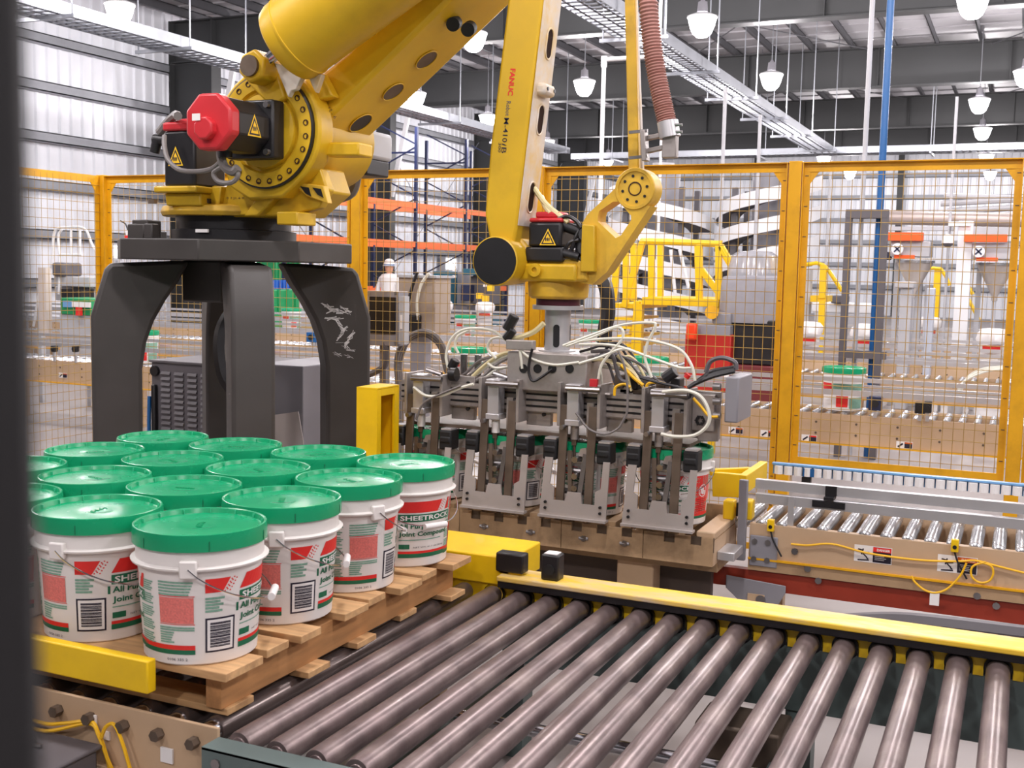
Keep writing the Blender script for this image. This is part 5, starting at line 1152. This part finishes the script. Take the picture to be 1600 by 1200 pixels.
for k, (a, b, mt, lab, Xp) in enumerate([((400, 490), (468, 452), GreenB, 'stack of green lids on the floor under the rack', -12.4), ((432, 440), (470, 402), GreenB, 'green bin on the lower rack level behind the pedestal', -13.7), ((428, 461), (456, 438), BlueB, 'blue bin below the green bin behind the pedestal', -12.6)]):
    p, q_ = WX(a[0], a[1], Xp), WX(b[0], b[1], Xp); t = thing('storage_bin', lab, 'bin', (Xp, (p.y+q_.y)/2, 0))
    MB().box((Xp-.5, p.y, .005 if k == 0 else max(p.z, .01)), (Xp, q_.y, q_.z)).build('bin_body', mt, t, bev=.02)
    for j in range(5): yy = p.y+(q_.y-p.y)*(j+.5)/5; MB().box((Xp, yy-.03, max(p.z, .01)), (Xp+.03, yy+.03, q_.z)).build('bin_rib', mt, t, sm=False)
# ------------------------------------------------------------------ left: work platform with white rails and a filling machine
t = thing('work_platform', 'white tubular handrails of a work platform left of the corner post', 'platform', W(110, 480, 9.6))
YP = 9.6
for pts in ([(62,470),(74,440),(82,400),(84,368),(90,357),(104,355),(126,355),(136,362),(142,378),(152,400),(156,425)], [(92,460),(93,405),(91,370),(97,358)], [(111,400),(111,357)], [(125,400),(125,357)], [(92,398),(128,398)], [(52,510),(62,455),(70,440)]):
    MB().tube([W(a, b, YP) for a, b in pts], .014, 8, 5).build('handrail', White, t)
PB(MB(), (60, 525), (72, 418), YP-.3, .08).build('column', mat('beige_paint', (206, 194, 186), .5, var=.04), t, sm=False)
PB(MB(), (84, 448), (140, 432), YP, .5).build('deck', GreyL, t, bev=.01); PB(MB(), (86, 470), (132, 448), YP+.1, .3).build('step', GreyL, t, bev=.01)
PB(MB(), (80, 432), (98, 410), YP-.05, .3).build('motor', GreyD, t, bev=.03); PB(MB(), (96, 466), (126, 452), YP-.05, .2).build('control_panel', Black, t, sm=False)
for x_ in (62, 138): PB(MB(), (x_-3, 665), (x_+3, 440), YP+.1, .06).build('platform_leg', GreyL, t, sm=False)
t = thing('green_tote', 'green crate with red and white boxes under the left platform', 'crate', W(115, 480, 9.2))
PB(MB(), (94, 492), (142, 466), 9.2, .4).build('crate_body', GreenB, t, bev=.01); PB(MB(), (98, 480), (112, 470), 9.18, .02).build('blue_label', BlueL, t, sm=False); PB(MB(), (118, 493), (127, 480), 9.17, .02).build('red_box', RedP, t, sm=False); PB(MB(), (112, 480), (140, 472), 9.17, .02).build('white_box', WhiteP, t, sm=False)
PB(MB(), (94, 560), (142, 492), 9.22, .36).build('crate_stand', GreyL, t, sm=False)
t = thing('stack_light', 'small red and white alarm sounder on the left wall side', 'alarm', W(200, 370, 9.5)); PB(MB(), (194, 376), (207, 368), 9.5, .08).build('red_lens', RedP, t, bev=.005); PB(MB(), (196, 368), (206, 360), 9.5, .08).build('white_cap', WhiteP, t, bev=.005); MB().tube([W(200,360,9.54), W(196,350,9.54), W(188,345,9.54)], .008, 6).build('lead', Black, t); MB().tube([W(200, 376, 9.54), W(200, 690, 9.54)], .02, 6, 0).build('pole', GreyL, t)
# ------------------------------------------------------------------ spiral conveyors
def spiral(pxc, Y, rpx, label, hand):
    c = W(pxc, 400, Y); rr = abs(W(pxc+rpx, 400, Y).x-W(pxc-rpx, 400, Y).x)/2; t = thing('spiral_conveyor', label, 'spiral conveyor', (c.x, c.y, 0))
    z0, z1 = .8, W(pxc, 296, Y).z; h = .25; inner = MB()
    for k in range(5):                       # five steep flights, each a quarter turn lower than the next
        vs = []; vi = []; mb = MB(); inner = MB(); tot = 30
        for i in range(tot+1):
            g = -1.95-hand*2.0+hand*4.0*i/tot; z = z0-.1+k*.53-.42*(i/tot-.5)*2
            if z < .3: z = .3
            vs += [(c.x+rr*math.cos(g), c.y+rr*math.sin(g), z), (c.x+rr*math.cos(g), c.y+rr*math.sin(g), z+h)]; vi += [(c.x+rr*.55*math.cos(g), c.y+rr*.55*math.sin(g), z+.02), (c.x+rr*.99*math.cos(g), c.y+rr*.99*math.sin(g), z+.02)]
        fl = [(2*i, 2*i+2, 2*i+3, 2*i+1) for i in range(tot)]
        mb.add(vs, fl); o = mb.build('outer_guard', White, t, sm=False); s_ = o.modifiers.new('sol', 'SOLIDIFY'); s_.thickness = .012
        inner.add(vi, fl); inner.build('slat_belt', GreyD, t)
    MB().cyl((c.x, c.y, 0), (c.x, c.y, z1+.35), rr*.32, n=24).build('core_drum', GreyM, t)
    for k in range(4):
        g = R(45+90*k); MB().box((c.x+rr*.75*math.cos(g)-.05, c.y+rr*.75*math.sin(g)-.05, 0), (c.x+rr*.75*math.cos(g)+.05, c.y+rr*.75*math.sin(g)+.05, z1)).build('support_post', GreyD, t, sm=False)
    MB().cyl((c.x, c.y, z1+.35), (c.x, c.y, z1+.5), rr*.2, n=16).build('top_motor', GreyL, t)
    return t
spiral(1032, 21.5, 80, 'white spiral conveyor tower behind the triangular robot link', 1); spiral(1197, 21.5, 80, 'white spiral conveyor tower behind the broad fence post', -1)
# ------------------------------------------------------------------ yellow crossover stairs
t = thing('crossover_platform', 'yellow crossover platform with handrails behind the gripper', 'platform', W(1060, 470, 10.2))
YC = 10.2
def ypost(a, b, Y, wd=.055, nm='post'): MB().bar(W(*a, Y), W(*b, Y), wd, wd).build(nm, YelS, t, bev=.004)
MB().tube([W(1004,378,YC), W(1010,377,YC), W(1118,381,YC), W(1126,384,YC), W(1150,425,YC)], .03, 8, 4).build('handrail', YelS, t)
MB().tube([W(1004,378,YC+.9), W(1010,377,YC+.9), W(1115,381,YC+.9), W(1122,384,YC+.9), W(1148,425,YC+.9)], .03, 8, 4).build('handrail', YelS, t)
for a, b, Y in (((1018,382),(1018,468),YC),((1032,382),(1032,468),YC+.9),((1093,382),(1093,468),YC),((1123,384),(1123,470),YC),((1090,384),(1092,466),YC+.9)): ypost(a, b, Y)
PB(MB(), (1003, 478), (1123, 466), YC-.05, 1.0).build('deck', YelS, t, bev=.004)
ypost((1004,378),(975,480),YC); ypost((996,470),(990,560),YC); ypost((1003,470),(985,530),YC+.5); ypost((965,400),(958,470),YC); ypost((978,395),(978,475),YC+.6); ypost((990,380),(990,470),YC+.9)
PB(MB(), (955, 482), (1000, 474), YC, .9).build('landing', YelS, t, bev=.004)
for k in range(4): PB(MB(), (958+k*3, 500+k*14), (990+k*1, 496+k*14), YC, .8).build('tread', YelS, t, sm=False)
ypost((1095,420),(1140,480),YC); ypost((1126,384),(1150,425),YC+.0)
for a in ((1000, 620), (1120, 600)): MB().bar(W(a[0], 474, YC), (W(a[0], 474, YC).x, YC, 0), .06, .06).build('leg', YelS, t)
for a, b in (((1048, 390), (1055, 460)), ((1062, 390), (1076, 450))): MB().tube([W(*a, 13), W(*b, 13)], .02, 6, 0).build('white_stay', White, t)
# black cable bundle left of the stairs
cable('cable_bundle', 'thick black cable bundle dropping behind the wrist', [W(a, b, 7.2) for a, b in [(925,430),(940,436),(948,455),(950,490),(945,520),(944,600),(944,705),(944,800)]], .05, Black)
# ------------------------------------------------------------------ red machine with grey shroud
t = thing('wrapping_machine', 'red machine with a grey fabric shroud and clear dome behind the gripper', 'machine', W(1140, 540, 9.7))
YM = 9.7
PB(MB(), (1069, 612), (1141, 522), YM, .7).build('red_cabinet', RedM, t, bev=.01); PB(MB(), (1088, 524), (1141, 508), YM, .7).build('grey_top', GreyM, t, bev=.005)
PB(MB(), (1141, 570), (1212, 500), YM+.1, .7).build('black_body', Black, t, bev=.01); PB(MB(), (1141, 640), (1212, 572), YM, .8).build('maroon_base', mat('maroon', (110, 40, 42), .5, var=.06), t, bev=.006)
PB(MB(), (1071, 532), (1088, 505), YM-.08, .06).build('orange_handset', mat('handset_orange', (236, 66, 20), .4, var=.05), t, bev=.02)
mb = MB(); c = W(1180, 470, YM+.35); zb_, zt__ = W(1180, 506, YM).z, W(1180, 430, YM).z; r_ = .30; n = 28; vs = []
for h, f in ((0, .98), (.2, 1.03), (.5, 1.0), (.8, 1.02), (.95, .95), (1, .7)):
    for k in range(n): g = 2*math.pi*k/n; q_ = r_*f*(1+.03*math.sin(5*g+h*9)); vs.append((c.x+q_*math.cos(g), c.y+q_*math.sin(g), zb_+(zt__-zb_)*h))
mb.add(vs, [(i*n+k, i*n+(k+1) % n, (i+1)*n+(k+1) % n, (i+1)*n+k) for i in range(5) for k in range(n)]); mb.build('fabric_shroud', Shroud, t)
MB().lathe([(.235, 0), (.225, .1), (.20, .2), (.15, .235), (0, .245)], (c.x-.02, c.y, zt__-.03), 24).build('clear_dome', Clear, t)
PB(MB(), (1180, 408), (1188, 395), YM+.3, .06).build('dome_cap', GreyM, t, sm=False)
PB(MB(), (1122, 588), (1130, 575), YM-.01, .01).build('paper_tag', WhiteP, t, sm=False); PB(MB(), (1131, 592), (1139, 577), YM-.01, .01).build('paper_tag', WhiteP, t, sm=False)
MB().cyl(W(1112, 488, YM), W(1112, 488, YM+.2), .06, n=14).build('yellow_motor', YelF, t); PB(MB(), (1112, 508), (1142, 488), YM+.05, .4).build('motor_mount', GreyM, t, bev=.02)
# ------------------------------------------------------------------ portal frame, poles and pipes
t = thing('portal_frame', 'dark grey square-tube portal frame behind the right fence panel', 'frame', W(1350, 560, 10.6)); YQ = 10.6
zb_ = 0
for a, b in ((1321, 1331), (1377, 1388)):
    p, q_ = W(a, 330, YQ), W(b, 330, YQ); MB().box((p.x, YQ, 0), (q_.x, YQ+.1, p.z)).build('upright', GreyD, t, bev=.003)
p, q_ = W(1321, 341, YQ), W(1388, 327, YQ); MB().box((p.x, YQ-.002, p.z), (q_.x, YQ+.102, q_.z)).build('lintel', GreyD, t, bev=.003)
p, q_ = W(1316, 559, YQ), W(1384, 550, YQ); MB().box((p.x, YQ+.01, p.z), (q_.x, YQ+.09, q_.z)).build('sill', GreyD, t, sm=False)
def pole(label, px, Y, ybot, ztop, r, mt, cat='pipe', pxt=None):
    p = W(px, ybot, Y); return tag(MB().cyl((p.x, Y, 0), (p.x, Y, ztop), r, n=14).build('vertical_pipe', mt), label, cat)
pole('blue vertical pipe dropping from the roof through the portal frame', 1362, 10.72, 575, 7.1, .032, BlueP); pole('grey vertical conduit left of the blue pipe', 1335, 10.75, 560, 7.1, .022, GreyL)
pole('thin white conduit in front of the spirals, left one', 1116, 15, 600, W(1116, 138, 15).z, .024, GreyL); pole('thin white conduit in front of the spirals, right one', 1174, 15, 520, W(1174, 180, 15).z, .022, GreyL); pole('thin pale conduit far right behind the mesh', 1474, 15, 520, W(1474, 152, 15).z, .018, GreyL); pole('pale conduit by the hose bracket behind the fence', 1022, 15, 560, W(1022, 150, 15).z, .02, White)
pole('thin pale conduit right of the broad fence post', 1288, 17, 470, W(1288, 250, 17).z, .02, GreyL)
t = thing('white_pipe', 'white pipe with a square elbow right of the forearm', 'pipe', W(943, 200, 13)); p = W(944, 93, 13); q_ = W(1030, 88, 13)
MB().cyl((p.x, 13, 1.2), (p.x, 13, p.z), .026, n=12).build('drop', White, t); MB().cyl((p.x-.03, 13, p.z), (q_.x, 13, p.z), .026, n=12).build('run', White, t); MB().cyl((p.x, 13, p.z-.09), (p.x, 13, p.z+.035), .036, n=12).build('elbow', White, t); MB().cyl((q_.x, 13, p.z), (q_.x, 13, 7.1), .02, n=10).build('riser', White, t)
# ------------------------------------------------------------------ hoppers and their frame
YH = 15.0
hf = thing('hopper_frame', 'white steel frame with orange beams carrying the hoppers at the right', 'frame', W(1500, 520, YH))
PB(MB(), (1487, 720), (1510, 345), YH-.2, .2).build('main_column', White, hf, bev=.005); PB(MB(), (1482, 353), (1516, 346), YH-.25, .3).build('column_cap', White, hf, sm=False)
for a, b in (((1392, 640), (1400, 400)), ((1520, 640), (1528, 410)), ((1420, 640), (1436, 430)), ((1440, 640), (1452, 445))): PB(MB(), a, b, YH+.3, .12).build('post', GreyL, hf, bev=.004)
PB(MB(), (1372, 376), (1442, 363), YH-.3, .15).build('orange_beam', mat('beam_orange', (244, 92, 20), .4, var=.04), hf, bev=.004); PB(MB(), (1506, 378), (1574, 366), YH-.3, .15).build('orange_beam', MATS['beam_orange'], hf, bev=.004)
PB(MB(), (1500, 368), (1640, 355), YH+.4, .2).build('header', GreyL, hf, sm=False); PB(MB(), (1380, 360), (1490, 354), YH+.4, .2).build('header', GreyL, hf, sm=False)
for a, b in (((1470, 318), (1640, 309)), ((1480, 330), (1640, 322)), ((1475, 306), (1640, 312))): MB().tube([W(a[0], a[1], YH+1), W(b[0], b[1], YH+1)], .04, 8, 0).build('pipe', GreyL, hf)
p, q_ = W(1390, 340, YH+.8), W(1640, 345, YH+.8); MB().cyl(p, q_, .09, n=16).build('duct', mat('duct_grey', (176, 162, 156), .4, metal=.4, var=.06), hf)
def hopper(px, py, label, flip=0):
    t = thing('steel_hopper', label, 'hopper', W(px, py+40, YH)); c = W(px, py, YH+.1); r = .215; fc = W(px-28, py-18, YH-.32)
    MB().lathe([(r, 0), (r, -.04), (.035, -.40), (.035, -.46)], c, 24).build('cone', mat('hopper_steel', (196, 188, 182), .3, metal=.4, var=.08), t)
    MB().lathe([(r+.02, .0), (r+.02, -.03), (r, -.03)], c, 24).build('rim', Zinc, t)
    MB().box((c.x-.27, YH-.2, c.z+.04), (c.x+.19, YH+.3, c.z+.23)).build('feeder_case', GreyL, t, bev=.01)
    MB().lathe([(.0, -.01), (.07, -.01), (.07, .06), (.05, .07)], fc, 20, 'Y').build('fan_housing', White, t)
    for k in range(4): g = R(90*k+45); MB().bar(fc+Vector((0, -.014, 0)), fc+Vector((.05*math.cos(g), -.014, .05*math.sin(g))), .004, .018).build('fan_blade', BlueD, t)
    MB().box((c.x-.22, YH-.24, c.z+.015), (c.x+.02, YH-.2, c.z+.06)).build('orange_panel', MATS['beam_orange'], t, sm=False)
    MB().box((c.x-.34, YH-.1, c.z-.0), (c.x-.275, YH+.1, c.z+.1)).build('blue_motor', BlueD, t, bev=.02)
    MB().cyl((c.x, c.y, c.z-.46), (c.x, c.y, c.z-.9), .025, n=10).build('outlet_tube', GreyL, t)
    return t
hopper(1430, 407, 'stainless hopper cone, the left one of two at the right'); hopper(1557, 411, 'stainless hopper cone near the right edge, the right one of two')
t = thing('filler_column', 'light grey filler column under the left hopper', 'machine', W(1410, 520, 13.6))
PB(MB(), (1402, 640), (1420, 448), 13.6, .25).build('column', GreyL, t, bev=.01); PB(MB(), (1398, 450), (1428, 440), 13.55, .35).build('head', GreyL, t, bev=.01); PB(MB(), (1443, 640), (1455, 450), 13.8, .2).build('column', mat('pale_blue_grey', (188, 194, 206), .45, var=.04), t, bev=.01)
t = thing('yellow_guard', 'yellow machine guard with sloping handrail right of the fence post', 'guard', W(1285, 440, 16)); PB(MB(), (1280, 466), (1290, 414), 15.97, .1).build('post', YelS, t, sm=False); PB(MB(), (1266, 472), (1290, 462), 16, .6).build('deck', YelS, t, sm=False); MB().tube([W(a, b, 16) for a, b in [(1255,414),(1286,414),(1316,455)]], .03, 6, 3).build('handrail', YelS, t); PB(MB(), (1256, 540), (1264, 420), 16.2, .2).build('pale_post', GreyL, t, sm=False); MB().bar(W(1285, 470, 16), (W(1285, 470, 16).x, 16, 0), .08, .08).build('leg', YelS, t)
t = thing('yellow_stairs', 'yellow stair guard between the two hoppers', 'stairs', W(1470, 440, 18.6)); PB(MB(), (1459, 455), (1469, 420), 18.6, .1).build('yellow_panel', YelS, t, sm=False)
for pts in ([(1446,421),(1470,420),(1484,446)], [(1504,430),(1520,460)], [(1504,450),(1530,500)]): MB().tube([W(a, b, 18.6) for a, b in pts], .03, 6, 2).build('handrail', YelS, t)
MB().bar(W(1464, 455, 18.6), (W(1464, 455, 18.6).x, 18.6, 0), .1, .1).build('leg', YelS, t)
t = thing('hard_hat_hook', 'white hard hat hanging beside the white column', 'hard hat', W(1481, 377, YH-.3)); c = W(1481, 380, YH-.3); MB().lathe([(.07, 0), (.07, .03), (.05, .09), (.02, .11), (0, .112)], c, 16).build('shell', WhiteP, t); MB().lathe([(.02, -.05), (.06, -.02), (.07, 0)], c, 16).build('lining', GreyD, t)
t = thing('far_machine', 'pale machine bench with white hoods behind the portal frame', 'machine', W(1310, 490, 18)); PB(MB(), (1268, 490), (1372, 474), 18.4, .8).build('hood', White, t, bev=.03); PB(MB(), (1270, 610), (1372, 490), 18.4, .6).build('bench', GreyL, t, bev=.01); PB(MB(), (1298, 474), (1322, 462), 18.2, .4).build('dark_motor', GreyD, t, bev=.02)

# bright far openings
Glow = mat('lit_panel', (255, 255, 255), .5, var=0, emit=3)
for a, b, Xp, lab in (((178, 403), (188, 384), -17.3, 'bright lit panel on the left wall beside the pedestal plate'), ((697, 421), (711, 404), -17.3, 'bright lit panel low on the left wall behind the rack'), ((398, 432), (428, 400), -17.3, 'bright lit opening behind the rack, between the pedestal legs')):
    p, q_ = WX(a[0], a[1], Xp), WX(b[0], b[1], Xp); t = thing('lit_panel', lab, 'light', (Xp, (p.y+q_.y)/2, p.z))
    MB().box((Xp, p.y, p.z), (Xp+.04, q_.y, q_.z)).build('diffuser', Glow, t, sm=False); MB().box((Xp-.2, p.y-.05, p.z-.05), (Xp-.01, q_.y+.05, q_.z+.05)).build('housing', GreyL, t, sm=False)
# small equipment along the lines
def gadget(px, py, Y, d, mt, label):
    c = W(px, py, Y); t = thing('line_sensor', label, 'sensor', c)
    MB().cbox(c, d).build('housing', mt, t, bev=.006); MB().box((c.x-.012, Y-.01, .66), (c.x+.012, Y+.01, c.z-d[2]/2)).build('bracket', AluR, t, sm=False)
    MB().cyl((c.x, Y-d[1]/2-.012, c.z), (c.x, Y-d[1]/2, c.z), min(d[0], d[2])*.3, n=10).build('lens', Black, t)
gadget(1368, 630, 8.30, (.09, .06, .1), BlueD, 'dark blue motor on the nearest roller line right of its pail')
gadget(1438, 637, 8.30, (.07, .05, .08), Black, 'black pressure regulator on the nearest roller line, left of the pair')
gadget(1450, 636, 8.30, (.05, .05, .08), Black, 'black pressure regulator on the nearest roller line, right of the pair')
gadget(488, 527, 11.68, (.14, .06, .12), BlueP, 'blue box on the second roller line beside the chalk-marked leg')
gadget(85, 545, 8.30, (.05, .05, .06), Black, 'left black sensor on the nearest line near the dark post')
gadget(118, 545, 8.30, (.05, .05, .06), Black, 'right black sensor on the nearest line near the dark post')
gadget(1590, 560, 11.68, (.18, .1, .14), GreyL, 'grey terminal box on the second line at the right edge')
for k in range(3):
    cable('pneumatic_hose', ['lower', 'middle', 'upper'][k]+' white hose arching over the second line at the right', [W(1495+k*3, 620, 11.6+.05*k), W(1502+k*3, 600-k*3, 11.6+.05*k), W(1530, 584-k*3, 11.6+.05*k), W(1565, 577-k*2, 11.6+.05*k), W(1640, 575-k*2, 11.6+.05*k)], .012, WhiteH)
